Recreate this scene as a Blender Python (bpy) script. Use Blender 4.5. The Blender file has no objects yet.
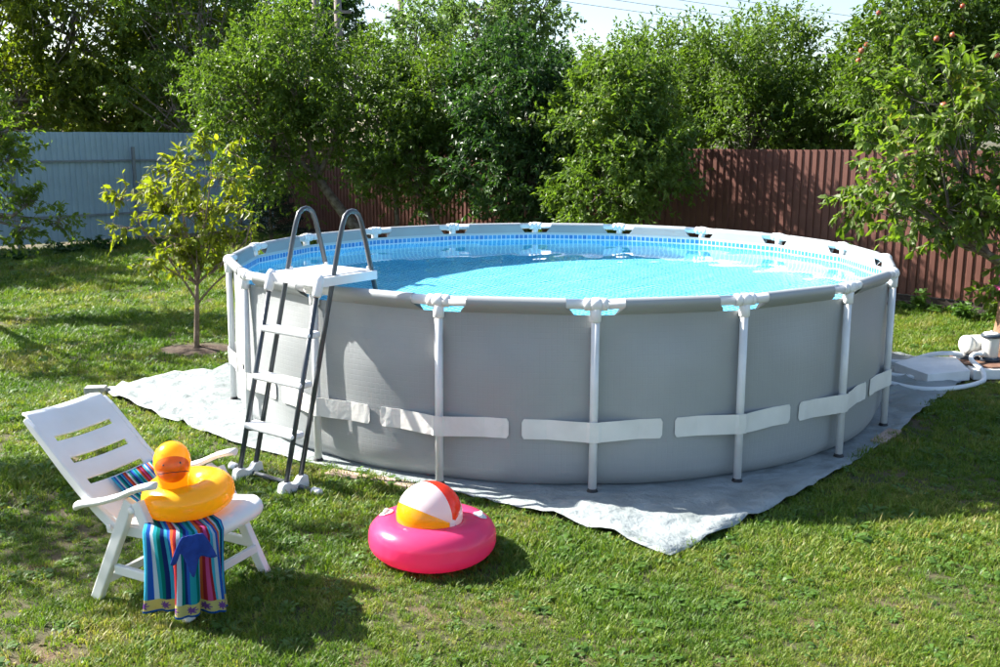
import bpy, bmesh, math, random
import numpy as np
from mathutils import Vector, Matrix, geometry
R = math.radians
sc = bpy.context.scene
C = sc.collection

# ------------------------------------------------------------------ camera, sky, sun, exposure
HC, PITCH, FPX = 2.161, R(11.104), 986.66
cam = bpy.data.objects.new('camera', bpy.data.cameras.new('camera')); C.objects.link(cam)
cam.location = (0, 0, HC)
cam.rotation_euler = (Matrix.Rotation(math.pi/2-PITCH, 3, 'X') @ Matrix.Rotation(0.0021, 3, 'Z')).to_euler()
cam.data.sensor_width = 36; cam.data.lens = FPX/1000*36
cam.data.clip_start = .05; cam.data.clip_end = 3000
sc.camera = cam

SUN_AZ, SUN_EL = R(159), R(38)          # azimuth measured from +x towards +y
sdir = Vector((math.cos(SUN_AZ)*math.cos(SUN_EL), math.sin(SUN_AZ)*math.cos(SUN_EL), math.sin(SUN_EL)))
w = bpy.data.worlds.new('World'); sc.world = w; w.use_nodes = True
nt = w.node_tree; bg = nt.nodes['Background']
sky = nt.nodes.new('ShaderNodeTexSky'); sky.sky_type = 'NISHITA'; sky.sun_disc = False
sky.sun_elevation = SUN_EL; sky.sun_rotation = math.pi/2-SUN_AZ
sky.air_density = 1.0; sky.dust_density = 1.5; sky.ozone_density = 1.0
nt.links.new(sky.outputs[0], bg.inputs[0]); bg.inputs[1].default_value = .078
sl = bpy.data.lights.new('sun', 'SUN'); sl.energy = 5.0; sl.angle = R(.53); sl.color = (1, .955, .88)
so = bpy.data.objects.new('sun', sl); C.objects.link(so); so.location = sdir*50
so.rotation_euler = sdir.to_track_quat('Z', 'Y').to_euler()
sl.cycles.is_caustics_light = True
sc.view_settings.view_transform = 'Standard'; sc.view_settings.look = 'None'
sc.view_settings.gamma = 1; sc.view_settings.exposure = 1.8
sc.cycles.use_denoising = True; sc.cycles.use_adaptive_sampling = True; sc.cycles.adaptive_threshold = .03
sc.cycles.max_bounces = 9; sc.cycles.diffuse_bounces = 5; sc.cycles.glossy_bounces = 2
sc.cycles.transmission_bounces = 4; sc.cycles.transparent_max_bounces = 8
sc.cycles.sample_clamp_indirect = 6

# ------------------------------------------------------------------ helpers
rng = np.random.default_rng(7); random.seed(7)
def at(x, y, Y):
    """the point at distance Y along the yard seen at that place of the picture"""
    x = x-500; y = 333.5-y
    c, s = math.cos(PITCH), math.sin(PITCH)
    d = Vector((x/FPX, c+y/FPX*s, -s+y/FPX*c)); d *= Y/d.y
    return Vector((d.x, d.y, d.z+HC))
def tag(o, label=None, cat=None, group=None, kind=None):
    if label: o['label'] = label
    if cat: o['category'] = cat
    if group: o['group'] = group
    if kind: o['kind'] = kind
    return o
def thing(name, loc, label, cat, group=None, rz=0):
    o = bpy.data.objects.new(name, None); C.objects.link(o); o.empty_display_size = .1
    o.location = loc; o.rotation_euler.z = rz
    return tag(o, label, cat, group)
class MB:
    def __init__(s): s.v = []; s.f = []; s.sm = []; s.mi = []
    def add(s, vs, fs, smooth=False, mi=0):
        b = len(s.v); s.v += [tuple(v) for v in vs]; s.f += [tuple(i+b for i in f) for f in fs]
        s.sm += [smooth]*len(fs); s.mi += [mi]*len(fs)
    def box(s, c, d, M=None, mi=0, taper=1.0):
        x, y, z = [k/2 for k in d]; vs = []
        for dz in (-1, 1):
            t = taper if dz > 0 else 1
            for dx, dy in ((-1,-1),(1,-1),(1,1),(-1,1)):
                p = Vector((dx*x*t, dy*y*t, dz*z))
                if M is not None: p = M @ p
                vs.append(p+Vector(c))
        s.add(vs, [(0,3,2,1),(4,5,6,7),(0,1,5,4),(1,2,6,5),(2,3,7,6),(3,0,4,7)], False, mi)
    def tube(s, path, rad, seg=8, cap=True, mi=0, flat=(1,1), closed=False):
        P = [Vector(p) for p in path]; n = len(P)
        rad = [rad]*n if np.isscalar(rad) else list(rad)
        T = []
        for i in range(n):
            a = P[(i-1) % n] if closed else P[max(i-1, 0)]
            b = P[(i+1) % n] if closed else P[min(i+1, n-1)]
            T.append((b-a).normalized() if (b-a).length > 1e-9 else Vector((0,0,1)))
        up = Vector((0,0,1)) if abs(T[0].z) < .9 else Vector((1,0,0))
        N = (up-T[0]*up.dot(T[0])).normalized(); vs = []
        for i in range(n):
            N = (N-T[i]*N.dot(T[i])).normalized(); B = T[i].cross(N)
            for k in range(seg):
                a = 2*math.pi*k/seg
                vs.append(P[i]+N*(math.cos(a)*rad[i]*flat[0])+B*(math.sin(a)*rad[i]*flat[1]))
        fs = []
        for i in range(n if closed else n-1):
            j = (i+1) % n
            for k in range(seg):
                k2 = (k+1) % seg
                fs.append((i*seg+k, i*seg+k2, j*seg+k2, j*seg+k))
        s.add(vs, fs, True, mi)
        if cap and not closed:
            s.add(vs[:seg], [tuple(range(seg))[::-1]], False, mi)
            s.add(vs[-seg:], [tuple(range(seg))], False, mi)
    def lathe(s, prof, seg=24, M=None, mi=0, smooth=True):
        vs = []
        for r, z in prof:
            for k in range(seg):
                a = 2*math.pi*k/seg; p = Vector((r*math.cos(a), r*math.sin(a), z))
                vs.append(M @ p if M is not None else p)
        fs = [(i*seg+k, i*seg+(k+1) % seg, (i+1)*seg+(k+1) % seg, (i+1)*seg+k)
              for i in range(len(prof)-1) for k in range(seg)]
        s.add(vs, fs, smooth, mi)
    def grid(s, rows, closed=False, smooth=True, mi=0):
        n, m = len(rows), len(rows[0]); vs = [p for r in rows for p in r]
        fs = [(i*m+k, i*m+(k+1) % m, (i+1)*m+(k+1) % m, (i+1)*m+k)
              for i in range(n-1) for k in range(m if closed else m-1)]
        s.add(vs, fs, smooth, mi)
    def prism(s, pts, a, b, mi=0, smooth=False):
        """polygon pts swept from offset vector a to b"""
        n = len(pts); A = [Vector(p)+Vector(a) for p in pts]; B = [Vector(p)+Vector(b) for p in pts]
        s.add(A+B, [tuple(range(n))[::-1], tuple(range(n, 2*n))]+[(i, (i+1) % n, n+(i+1) % n, n+i) for i in range(n)], smooth, mi)
    def build(s, name, mats, parent=None, bevel=0, seg=2, sub=0):
        me = bpy.data.meshes.new(name); me.from_pydata(s.v, [], s.f)
        me.polygons.foreach_set('use_smooth', s.sm); me.polygons.foreach_set('material_index', s.mi)
        for m in (mats if isinstance(mats, (list, tuple)) else [mats]): me.materials.append(m)
        bm = bmesh.new(); bm.from_mesh(me)
        bmesh.ops.remove_doubles(bm, verts=bm.verts, dist=1e-5)
        bmesh.ops.recalc_face_normals(bm, faces=bm.faces); bm.to_mesh(me); bm.free()
        o = bpy.data.objects.new(name, me); C.objects.link(o)
        if parent: o.parent = parent
        if bevel:
            b = o.modifiers.new('bevel', 'BEVEL'); b.width = bevel; b.segments = seg
            b.limit_method = 'ANGLE'; b.angle_limit = R(35); b.harden_normals = False
            for p in me.polygons: p.use_smooth = True
            n = o.modifiers.new('wn', 'WEIGHTED_NORMAL'); n.keep_sharp = True
        if sub:
            m = o.modifiers.new('sub', 'SUBSURF'); m.levels = sub; m.render_levels = sub
        return o
def link_mesh(name, me, parent=None, mat=None):
    o = bpy.data.objects.new(name, me); C.objects.link(o)
    if mat: me.materials.append(mat)
    if parent: o.parent = parent
    return o
def np_mesh(name, V, loops, sizes, smooth=False):
    me = bpy.data.meshes.new(name); me.vertices.add(len(V)); me.vertices.foreach_set('co', V.astype(np.float32).ravel())
    me.loops.add(len(loops)); me.loops.foreach_set('vertex_index', loops.astype(np.int32))
    st = np.concatenate([[0], np.cumsum(sizes)[:-1]])
    me.polygons.add(len(sizes)); me.polygons.foreach_set('loop_start', st.astype(np.int32))
    me.polygons.foreach_set('use_smooth', np.full(len(sizes), smooth)); me.update(calc_edges=True)
    return me
def bez(a, b, c, d, n=12):
    a, b, c, d = map(Vector, (a, b, c, d)); out = []
    for i in range(n+1):
        t = i/n; u = 1-t; out.append(a*u**3+b*(3*u*u*t)+c*(3*u*t*t)+d*t**3)
    return out
def smooth_path(pts, n=8):
    P = [Vector(p) for p in pts]; out = []
    for i in range(len(P)-1):
        p0, p1, p2, p3 = P[max(i-1,0)], P[i], P[i+1], P[min(i+2,len(P)-1)]
        for k in range(n):
            t = k/n
            out.append(.5*((2*p1)+(p2-p0)*t+(2*p0-5*p1+4*p2-p3)*t*t+(3*p1-p0-3*p2+p3)*t**3))
    return out+[P[-1]]

# ------------------------------------------------------------------ materials
def mat(name, c, rough=.5, c2=None, scale=8, detail=4, bump=0, bscale=60, bdist=.01, spec=.5, trans=0, coat=0, contrast=(.35,.65), sss=0, tcol=None):
    m = bpy.data.materials.new(name); m.use_nodes = True; N = m.node_tree.nodes; L = m.node_tree.links
    p = N['Principled BSDF']; p.inputs['Base Color'].default_value = (*c, 1); p.inputs['Roughness'].default_value = rough
    p.inputs['Specular IOR Level'].default_value = spec; p.inputs['Coat Weight'].default_value = coat
    tc = N.new('ShaderNodeTexCoord')
    if c2:
        n = N.new('ShaderNodeTexNoise'); n.inputs['Scale'].default_value = scale; n.inputs['Detail'].default_value = detail
        L.new(tc.outputs['Object'], n.inputs['Vector'])
        r = N.new('ShaderNodeValToRGB'); r.color_ramp.elements[0].position, r.color_ramp.elements[1].position = contrast
        r.color_ramp.elements[0].color = (*c, 1); r.color_ramp.elements[1].color = (*c2, 1)
        L.new(n.outputs['Fac'], r.inputs[0]); L.new(r.outputs[0], p.inputs['Base Color'])
    if bump:
        n = N.new('ShaderNodeTexNoise'); n.inputs['Scale'].default_value = bscale; n.inputs['Detail'].default_value = 5
        L.new(tc.outputs['Object'], n.inputs['Vector'])
        b = N.new('ShaderNodeBump'); b.inputs['Strength'].default_value = bump; b.inputs['Distance'].default_value = bdist
        L.new(n.outputs['Fac'], b.inputs['Height']); L.new(b.outputs[0], p.inputs['Normal'])
    if sss:
        p.inputs['Subsurface Weight'].default_value = sss; p.inputs['Subsurface Radius'].default_value = (.03,.02,.015)
    if trans:
        t = N.new('ShaderNodeBsdfTranslucent'); t.inputs[0].default_value = (*(tcol or c), 1)
        mx = N.new('ShaderNodeMixShader'); mx.inputs[0].default_value = trans
        out = N['Material Output']; L.new(p.outputs[0], mx.inputs[1]); L.new(t.outputs[0], mx.inputs[2]); L.new(mx.outputs[0], out.inputs[0])
    return m
def leaf_mat(name, dark, light, tcol, trans=.35, rough=.48, island=True, extra=None, spec=.36):
    """leaf colours vary from leaf to leaf and slowly across the plant"""
    m = bpy.data.materials.new(name); m.use_nodes = True; N = m.node_tree.nodes; L = m.node_tree.links
    p = N['Principled BSDF']; p.inputs['Roughness'].default_value = rough; p.inputs['Specular IOR Level'].default_value = spec
    g = N.new('ShaderNodeNewGeometry'); r = N.new('ShaderNodeValToRGB')
    e = r.color_ramp.elements; e[0].color = (*dark, 1); e[1].color = (*light, 1)
    if extra:
        k = e.new(extra[0][0]-.1); k.color = (*light, 1); e[len(e)-1].color = (*extra[0][1], 1)
        for pos, col in extra:
            k = r.color_ramp.elements.new(pos); k.color = (*col, 1)
    n = N.new('ShaderNodeTexNoise'); n.inputs['Scale'].default_value = 1.3; L.new(g.outputs['Position'], n.inputs['Vector'])
    a = N.new('ShaderNodeMath'); a.operation = 'MULTIPLY_ADD'; a.inputs[1].default_value = .55
    b = N.new('ShaderNodeMath'); b.operation = 'MULTIPLY_ADD'; b.inputs[1].default_value = 1.2; b.inputs[2].default_value = -.4
    L.new(n.outputs['Fac'], b.inputs[0]); L.new(g.outputs['Random Per Island'], a.inputs[0]); L.new(b.outputs[0], a.inputs[2])
    L.new(a.outputs[0], r.inputs[0]); L.new(r.outputs[0], p.inputs['Base Color'])
    t = N.new('ShaderNodeBsdfTranslucent')
    mc = N.new('ShaderNodeMix'); mc.data_type = 'RGBA'; mc.blend_type = 'MULTIPLY'; mc.inputs[0].default_value = 1
    L.new(r.outputs[0], mc.inputs[6]); mc.inputs[7].default_value = (*tcol, 1); L.new(mc.outputs[2], t.inputs[0])
    mx = N.new('ShaderNodeMixShader'); mx.inputs[0].default_value = trans
    L.new(p.outputs[0], mx.inputs[1]); L.new(t.outputs[0], mx.inputs[2]); L.new(mx.outputs[0], N['Material Output'].inputs[0])
    return m

M = {}
M['bark'] = mat('bark', (.10,.075,.055), .9, (.22,.19,.16), 14, bump=.9, bscale=40)
M['bark_y'] = mat('bark_young', (.13,.09,.06), .8, (.2,.15,.11), 30, bump=.5)
M['steel_white'] = mat('white_steel', (.74,.75,.76), .32, (.66,.67,.68), 9, coat=.2)
M['joint_white'] = mat('white_plastic', (.80,.80,.79), .36, (.74,.74,.73), 7)
M['chair_white'] = mat('chair_plastic', (.80,.80,.79), .38, (.70,.69,.66), 5, contrast=(.3,.8), bump=.06, bscale=400)
M['ladder_white'] = mat('ladder_plastic', (.80,.81,.83), .35, (.72,.73,.74), 6)
M['ladder_grey'] = mat('ladder_tube', (.045,.055,.065), .3, (.06,.07,.082), 10, spec=.6)
M['strap'] = mat('strap_vinyl', (.78,.77,.74), .45, (.68,.67,.64), 4, bump=.25, bscale=25)
M['black'] = mat('black_rubber', (.015,.015,.016), .6)
M['tarp'] = mat('tarp_woven', (.285,.32,.325), .55, (.18,.205,.205), 3.2, detail=8, bump=.8, bscale=9, bdist=.05, contrast=(.38,.72))
M['foam'] = mat('foam_white', (.78,.79,.79), .8, (.68,.69,.69), 6, bump=.3, bscale=150)
M['concrete'] = mat('concrete', (.3,.3,.29), .9, (.42,.41,.39), 20, bump=.5)
M['plank_pink'] = mat('plank_pinkish', (.50,.36,.30), .85, (.36,.25,.2), 9, bump=.3)
M['board_brown'] = mat('board_brown', (.12,.06,.04), .7, (.2,.11,.07), 12, bump=.3)
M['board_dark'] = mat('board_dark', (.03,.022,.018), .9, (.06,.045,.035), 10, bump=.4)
M['hose'] = mat('hose_white', (.68,.72,.74), .4)
M['pump_cream'] = mat('pump_cream', (.66,.65,.6), .4, (.6,.58,.53), 8)
M['pump_dark'] = mat('pump_dark', (.03,.045,.065), .45)
M['fence_brown'] = mat('fence_brown', (.115,.046,.034), .5, (.145,.06,.045), 2.5, bump=.05, bscale=8, spec=.4)
M['fence_grey'] = mat('fence_grey', (.32,.44,.51), .5, (.28,.385,.45), 2.0, bump=.05, bscale=8)
M['post_grey'] = mat('post_grey', (.22,.25,.27), .6, (.17,.19,.2), 9)
M['duck'] = mat('duck_vinyl', (.94,.55,.01), .24, sss=.25, trans=.4, tcol=(1,.6,.02), coat=.3)
M['beak'] = mat('beak_vinyl', (.80,.17,.006), .26, trans=.3, tcol=(.9,.26,.01), coat=.3)
M['pink'] = mat('pink_vinyl', (.94,.085,.27), .25, sss=.2, trans=.5, tcol=(1,.12,.32), coat=.35)
M['tab'] = mat('tab_vinyl', (.78,.78,.82), .25, trans=.2)
for k, c in (('red',(.78,.045,.012)), ('yellow',(.85,.44,.008)), ('white',(.80,.78,.80)), ('blue',(.05,.07,.5))):
    M['ball_'+k] = mat('ball_'+k, c, .22, trans=.35, tcol=c, coat=.3)
M['cloth_blue'] = mat('cloth_blue', (.006,.035,.24), .8, (.01,.055,.34), 30, trans=.2, bump=.3)
M['soil'] = mat('soil', (.04,.025,.016), .95, (.085,.055,.035), 25, bump=.9)
M['stump'] = mat('stump_brown', (.30,.17,.10), .8, (.2,.11,.065), 18, bump=.5)
M['flower'] = mat('petal_pink', (.72,.08,.28), .6, (.8,.2,.4), 20, trans=.3)
M['pole'] = mat('pole_concrete', (.18,.15,.13), .9, (.24,.21,.19), 6)
M['wire'] = mat('wire', (.1,.1,.11), .5)
M['apple'] = mat('apple_skin', (.32,.025,.025), .4, (.36,.16,.06), 14)
M['apple_green'] = mat('apple_green', (.30,.36,.07), .35, (.4,.4,.12), 9)
M['leaf_apple'] = leaf_mat('leaf_apple', (.046,.092,.017), (.135,.195,.034), (1.7,1.9,.6), .40)
M['leaf_dark'] = leaf_mat('leaf_dark', (.022,.054,.016), (.065,.12,.03), (1.5,1.9,.7), .32, rough=.42)
M['leaf_plum'] = leaf_mat('leaf_plum', (.038,.08,.014), (.115,.17,.026), (1.7,1.9,.5), .38)
M['leaf_walnut'] = leaf_mat('leaf_walnut', (.05,.088,.014), (.145,.18,.026), (2.0,2.0,.45), .52)
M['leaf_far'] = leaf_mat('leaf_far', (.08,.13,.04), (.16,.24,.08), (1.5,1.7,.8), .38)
M['leaf_young'] = leaf_mat('leaf_young', (.09,.13,.015), (.22,.25,.03), (1.8,1.8,.4), .55, extra=[(.96,(.28,.22,.03))])
M['leaf_near'] = leaf_mat('leaf_near', (.055,.10,.018), (.14,.20,.036), (1.8,2.0,.5), .45, extra=[(.97,(.26,.22,.03))])
M['needle'] = leaf_mat('needle', (.01,.026,.016), (.022,.045,.024), (1,1.2,.8), .1, rough=.6)
M['weed'] = leaf_mat('weed', (.045,.10,.018), (.10,.19,.03), (1.6,1.9,.6), .35)

# grass: colour drifts across the lawn (fresh, dry and worn patches) and from blade to blade
def grass_mat():
    m = bpy.data.materials.new('grass_blade'); m.use_nodes = True; N = m.node_tree.nodes; L = m.node_tree.links
    p = N['Principled BSDF']; p.inputs['Roughness'].default_value = .5; p.inputs['Specular IOR Level'].default_value = .35
    g = N.new('ShaderNodeNewGeometry'); n = N.new('ShaderNodeTexNoise'); n.inputs['Scale'].default_value = .9; n.inputs['Detail'].default_value = 5
    L.new(g.outputs['Position'], n.inputs['Vector'])
    oi = N.new('ShaderNodeObjectInfo')
    s = N.new('ShaderNodeMath'); s.operation = 'MULTIPLY_ADD'; s.inputs[1].default_value = .42; L.new(oi.outputs['Random'], s.inputs[0])
    s2 = N.new('ShaderNodeMath'); s2.operation = 'MULTIPLY_ADD'; s2.inputs[1].default_value = 1.5; s2.inputs[2].default_value = -.5
    L.new(n.outputs['Fac'], s2.inputs[0]); L.new(s2.outputs[0], s.inputs[2])
    s3 = N.new('ShaderNodeMath'); s3.operation = 'MULTIPLY_ADD'; s3.inputs[1].default_value = .28; L.new(g.outputs['Random Per Island'], s3.inputs[0]); L.new(s.outputs[0], s3.inputs[2])
    r = N.new('ShaderNodeValToRGB'); e = r.color_ramp.elements
    e[0].position = .1; e[0].color = (.035,.09,.012, 1); e[1].position = 1.0; e[1].color = (.30,.26,.10, 1)
    for pos, col in ((.42, (.08,.15,.017)), (.74, (.145,.20,.027)), (.9, (.215,.22,.05))):
        k = e.new(pos); k.color = (*col, 1)
    L.new(s3.outputs[0], r.inputs[0]); L.new(r.outputs[0], p.inputs['Base Color'])
    t = N.new('ShaderNodeBsdfTranslucent'); mc = N.new('ShaderNodeMix'); mc.data_type = 'RGBA'; mc.blend_type = 'MULTIPLY'; mc.inputs[0].default_value = 1
    L.new(r.outputs[0], mc.inputs[6]); mc.inputs[7].default_value = (1.7,1.9,.8, 1); L.new(mc.outputs[2], t.inputs[0])
    mx = N.new('ShaderNodeMixShader'); mx.inputs[0].default_value = .36
    L.new(p.outputs[0], mx.inputs[1]); L.new(t.outputs[0], mx.inputs[2]); L.new(mx.outputs[0], N['Material Output'].inputs[0])
    return m
M['grass'] = grass_mat()
M['ground'] = mat('lawn_ground', (.05,.052,.018), .95, (.12,.075,.042), 2.2, detail=8, bump=.8, bscale=30, contrast=(.45,.75))

# pool vinyl
def pool_wall_mat():
    m = mat('pool_vinyl_grey', (.335,.352,.36), .42, (.295,.312,.32), 1.6, bump=.12, bscale=5, spec=.45)
    N = m.node_tree.nodes; L = m.node_tree.links; p = N['Principled BSDF']
    uv = N.new('ShaderNodeTexCoord')
    b = N.new('ShaderNodeTexBrick'); b.offset = 0; b.inputs['Scale'].default_value = 1; b.inputs['Brick Width'].default_value = .035
    b.inputs['Row Height'].default_value = .035; b.inputs['Mortar Size'].default_value = .003; b.inputs['Mortar Smooth'].default_value = 1
    b.inputs['Color1'].default_value = b.inputs['Color2'].default_value = (1,1,1,1); b.inputs['Mortar'].default_value = (.0,.0,.0,1)
    L.new(uv.outputs['UV'], b.inputs['Vector'])
    bp = N.new('ShaderNodeBump'); bp.inputs['Strength'].default_value = .22; bp.inputs['Distance'].default_value = .004
    L.new(b.outputs['Color'], bp.inputs['Height'])
    old = p.inputs['Normal'].links[0].from_socket; L.new(old, bp.inputs['Normal']); L.new(bp.outputs[0], p.inputs['Normal'])
    return m
M['wall'] = pool_wall_mat()
WATER_Z = 1.04
def liner_mat():
    m = bpy.data.materials.new('pool_liner_mosaic'); m.use_nodes = True; N = m.node_tree.nodes; L = m.node_tree.links
    p = N['Principled BSDF']; p.inputs['Roughness'].default_value = .4
    tc = N.new('ShaderNodeTexCoord'); g = N.new('ShaderNodeNewGeometry'); sep = N.new('ShaderNodeSeparateXYZ'); L.new(g.outputs['Position'], sep.inputs[0])
    def brick(wd, c1, c2, mo, msz):
        b = N.new('ShaderNodeTexBrick'); b.offset = 0; b.inputs['Scale'].default_value = 1; b.inputs['Brick Width'].default_value = wd; b.inputs['Row Height'].default_value = wd
        b.inputs['Mortar Size'].default_value = msz; b.inputs['Mortar Smooth'].default_value = .2
        b.inputs['Color1'].default_value = (*c1,1); b.inputs['Color2'].default_value = (*c2,1); b.inputs['Mortar'].default_value = (*mo,1)
        L.new(tc.outputs['UV'], b.inputs['Vector']); return b
    band = brick(.052, (.02,.17,.50), (.05,.30,.62), (.62,.74,.80), .005)
    low = brick(.052, (.015,.37,.66), (.035,.49,.78), (.42,.84,.94), .008)
    def above(z):
        q = N.new('ShaderNodeMath'); q.operation = 'GREATER_THAN'; q.inputs[1].default_value = z; L.new(sep.outputs['Z'], q.inputs[0]); return q
    m1 = N.new('ShaderNodeMix'); m1.data_type = 'RGBA'; L.new(above(.99).outputs[0], m1.inputs[0]); L.new(low.outputs['Color'], m1.inputs[6]); L.new(band.outputs['Color'], m1.inputs[7])
    m2 = N.new('ShaderNodeMix'); m2.data_type = 'RGBA'; L.new(above(1.094).outputs[0], m2.inputs[0]); L.new(m1.outputs[2], m2.inputs[6]); m2.inputs[7].default_value = (.44,.48,.50,1)
    L.new(m2.outputs[2], p.inputs['Base Color'])
    return m
M['liner'] = liner_mat()
def water_mat():
    m = bpy.data.materials.new('pool_water'); m.use_nodes = True; N = m.node_tree.nodes; L = m.node_tree.links
    p = N['Principled BSDF']; N.remove(p)
    mx = N.new('ShaderNodeBsdfGlass'); mx.inputs['IOR'].default_value = 1.22; mx.inputs['Roughness'].default_value = 0; mx.inputs['Color'].default_value = (.96,.995,1,1)
    L.new(mx.outputs[0], N['Material Output'].inputs[0]); return m
M['water'] = water_mat()
def towel_mat():
    m = bpy.data.materials.new('towel_stripes'); m.use_nodes = True; N = m.node_tree.nodes; L = m.node_tree.links
    p = N['Principled BSDF']; p.inputs['Roughness'].default_value = .95; p.inputs['Specular IOR Level'].default_value = .1
    tc = N.new('ShaderNodeTexCoord'); sp = N.new('ShaderNodeSeparateXYZ'); L.new(tc.outputs['UV'], sp.inputs[0])
    r = N.new('ShaderNodeValToRGB'); r.color_ramp.interpolation = 'CONSTANT'
    T=(.02,.30,.36); G=(.0,.16,.14); Nv=(.01,.03,.15); Bl=(.02,.10,.42); Or=(.55,.11,.03); Pk=(.50,.07,.22); Rd=(.32,.02,.03); Wh=(.45,.55,.62); Cy=(.05,.38,.55)
    seq = [Cy,Bl,Wh,T,G,Nv,Cy,Bl,Or,Rd,Wh,G,Nv,Bl,T,G,Cy,Or,Rd,Pk,Rd,Cy,Wh,Bl,Or,Wh,G,Nv,Cy,Bl]
    e = r.color_ramp.elements; e[0].color = (*seq[0],1); e[1].position = .97; e[1].color = (*seq[-1],1)
    for i, c in enumerate(seq[1:-1], 1):
        k = e.new(i*.97/(len(seq)-1)); k.color = (*c, 1)
    L.new(sp.outputs['X'], r.inputs[0])
    def step(z):
        q = N.new('ShaderNodeMath'); q.operation = 'LESS_THAN'; q.inputs[1].default_value = z; L.new(sp.outputs['Y'], q.inputs[0]); return q
    # yellow border with purple motifs, blue hem
    vor = N.new('ShaderNodeTexVoronoi'); vor.voronoi_dimensions = '1D'; vor.inputs['Randomness'].default_value = 0; vor.inputs['Scale'].default_value = 6.5
    L.new(sp.outputs['X'], vor.inputs['W'])
    dx = N.new('ShaderNodeMath'); dx.operation = 'MULTIPLY'; dx.inputs[1].default_value = .43/6.5*1.0; L.new(vor.outputs['Distance'], dx.inputs[0])
    dy = N.new('ShaderNodeMath'); dy.operation = 'SUBTRACT'; dy.inputs[1].default_value = .034; L.new(sp.outputs['Y'], dy.inputs[0])
    cb = N.new('ShaderNodeCombineXYZ'); L.new(dx.outputs[0], cb.inputs[0]); L.new(dy.outputs[0], cb.inputs[1])
    ln = N.new('ShaderNodeVectorMath'); ln.operation = 'LENGTH'; L.new(cb.outputs[0], ln.inputs[0])
    at2 = N.new('ShaderNodeMath'); at2.operation = 'ARCTAN2'; L.new(dy.outputs[0], at2.inputs[0]); L.new(dx.outputs[0], at2.inputs[1])
    a8 = N.new('ShaderNodeMath'); a8.operation = 'MULTIPLY'; a8.inputs[1].default_value = 8; L.new(at2.outputs[0], a8.inputs[0])
    sn = N.new('ShaderNodeMath'); sn.operation = 'COSINE'; L.new(a8.outputs[0], sn.inputs[0])
    rr = N.new('ShaderNodeMath'); rr.operation = 'MULTIPLY_ADD'; rr.inputs[1].default_value = .005; rr.inputs[2].default_value = .016; L.new(sn.outputs[0], rr.inputs[0])
    ins = N.new('ShaderNodeMath'); ins.operation = 'LESS_THAN'; L.new(ln.outputs['Value'], ins.inputs[0]); L.new(rr.outputs[0], ins.inputs[1])
    mo = N.new('ShaderNodeMix'); mo.data_type = 'RGBA'; L.new(ins.outputs[0], mo.inputs[0]); mo.inputs[6].default_value = (.52,.46,.17,1); mo.inputs[7].default_value = (.16,.06,.26,1)
    m1 = N.new('ShaderNodeMix'); m1.data_type = 'RGBA'; L.new(step(.062).outputs[0], m1.inputs[0]); L.new(r.outputs[0], m1.inputs[6]); L.new(mo.outputs[2], m1.inputs[7])
    m2 = N.new('ShaderNodeMix'); m2.data_type = 'RGBA'; L.new(step(.010).outputs[0], m2.inputs[0]); L.new(m1.outputs[2], m2.inputs[6]); m2.inputs[7].default_value = (.01,.08,.35,1)
    L.new(m2.outputs[2], p.inputs['Base Color'])
    n = N.new('ShaderNodeTexNoise'); n.inputs['Scale'].default_value = 350; L.new(tc.outputs['Object'], n.inputs['Vector'])
    b = N.new('ShaderNodeBump'); b.inputs['Strength'].default_value = .5; b.inputs['Distance'].default_value = .003; L.new(n.outputs['Fac'], b.inputs['Height']); L.new(b.outputs[0], p.inputs['Normal'])
    t = N.new('ShaderNodeBsdfTranslucent'); L.new(m2.outputs[2], t.inputs[0]); mx = N.new('ShaderNodeMixShader'); mx.inputs[0].default_value = .3
    L.new(p.outputs[0], mx.inputs[1]); L.new(t.outputs[0], mx.inputs[2]); L.new(mx.outputs[0], N['Material Output'].inputs[0])
    return m
M['towel'] = towel_mat()

#@@GROUND
# ------------------------------------------------------------------ ground and tarp outline
PC = Vector((.49, 8.63, 0)); PR = 2.778; PH0 = R(191.774); NP = 18
tarp_poly = [(.90,4.85),(1.37,5.29),(1.86,5.79),(2.37,6.38),(3.03,7.18),(3.64,7.99),(3.95,8.39),(4.5,9.1),(4.4,9.5),(3.6,10.5),(2.6,11.5),(1.3,12.4),(0,12.0),(-1.2,11.0),(-2.2,9.75),(-2.56,9.3),(-2.73,9.05),(-3.06,8.77),(-3.3,8.54),(-3.41,8.23),(-3.0,7.8),(-2.66,7.46),(-1.86,6.77),(-1.36,6.43),(-.92,6.2),(-.44,5.93),(.12,5.53),(.56,5.17)]
def in_poly(x, y, poly):
    x = np.asarray(x); y = np.asarray(y); ins = np.zeros(x.shape, bool); n = len(poly)
    for i in range(n):
        x1, y1 = poly[i]; x2, y2 = poly[(i+1) % n]
        if y1 == y2: continue
        ins ^= ((y1 > y) != (y2 > y)) & (x < (x2-x1)*(y-y1)/(y2-y1)+x1)
    return ins
from mathutils import noise as mnoise
def ground_z(x, y):
    return .018*np.sin(x*1.7+.5*y)*np.cos(y*1.3-.4*x)*np.clip((np.hypot(x-PC.x, y-PC.y)-3.6)/1.2, 0, 1)
xs = np.unique(np.concatenate([[-400,-150,-60,-30], np.arange(-16, 16.01, .4), [30,60,150,400]]))
ys = np.unique(np.concatenate([[-60,-20,-5], np.arange(0, 30.01, .4), [45,80,160,400,800]]))
GX, GY = np.meshgrid(xs, ys); GZ = ground_z(GX, GY)*(np.abs(GX) < 16.5)*(GY > -.5)*(GY < 30.5)
mb = MB(); mb.grid([[(GX[i,j], GY[i,j], GZ[i,j]) for j in range(len(xs))] for i in range(len(ys))])
tag(mb.build('lawn_ground', M['ground']), kind='structure')

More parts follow.
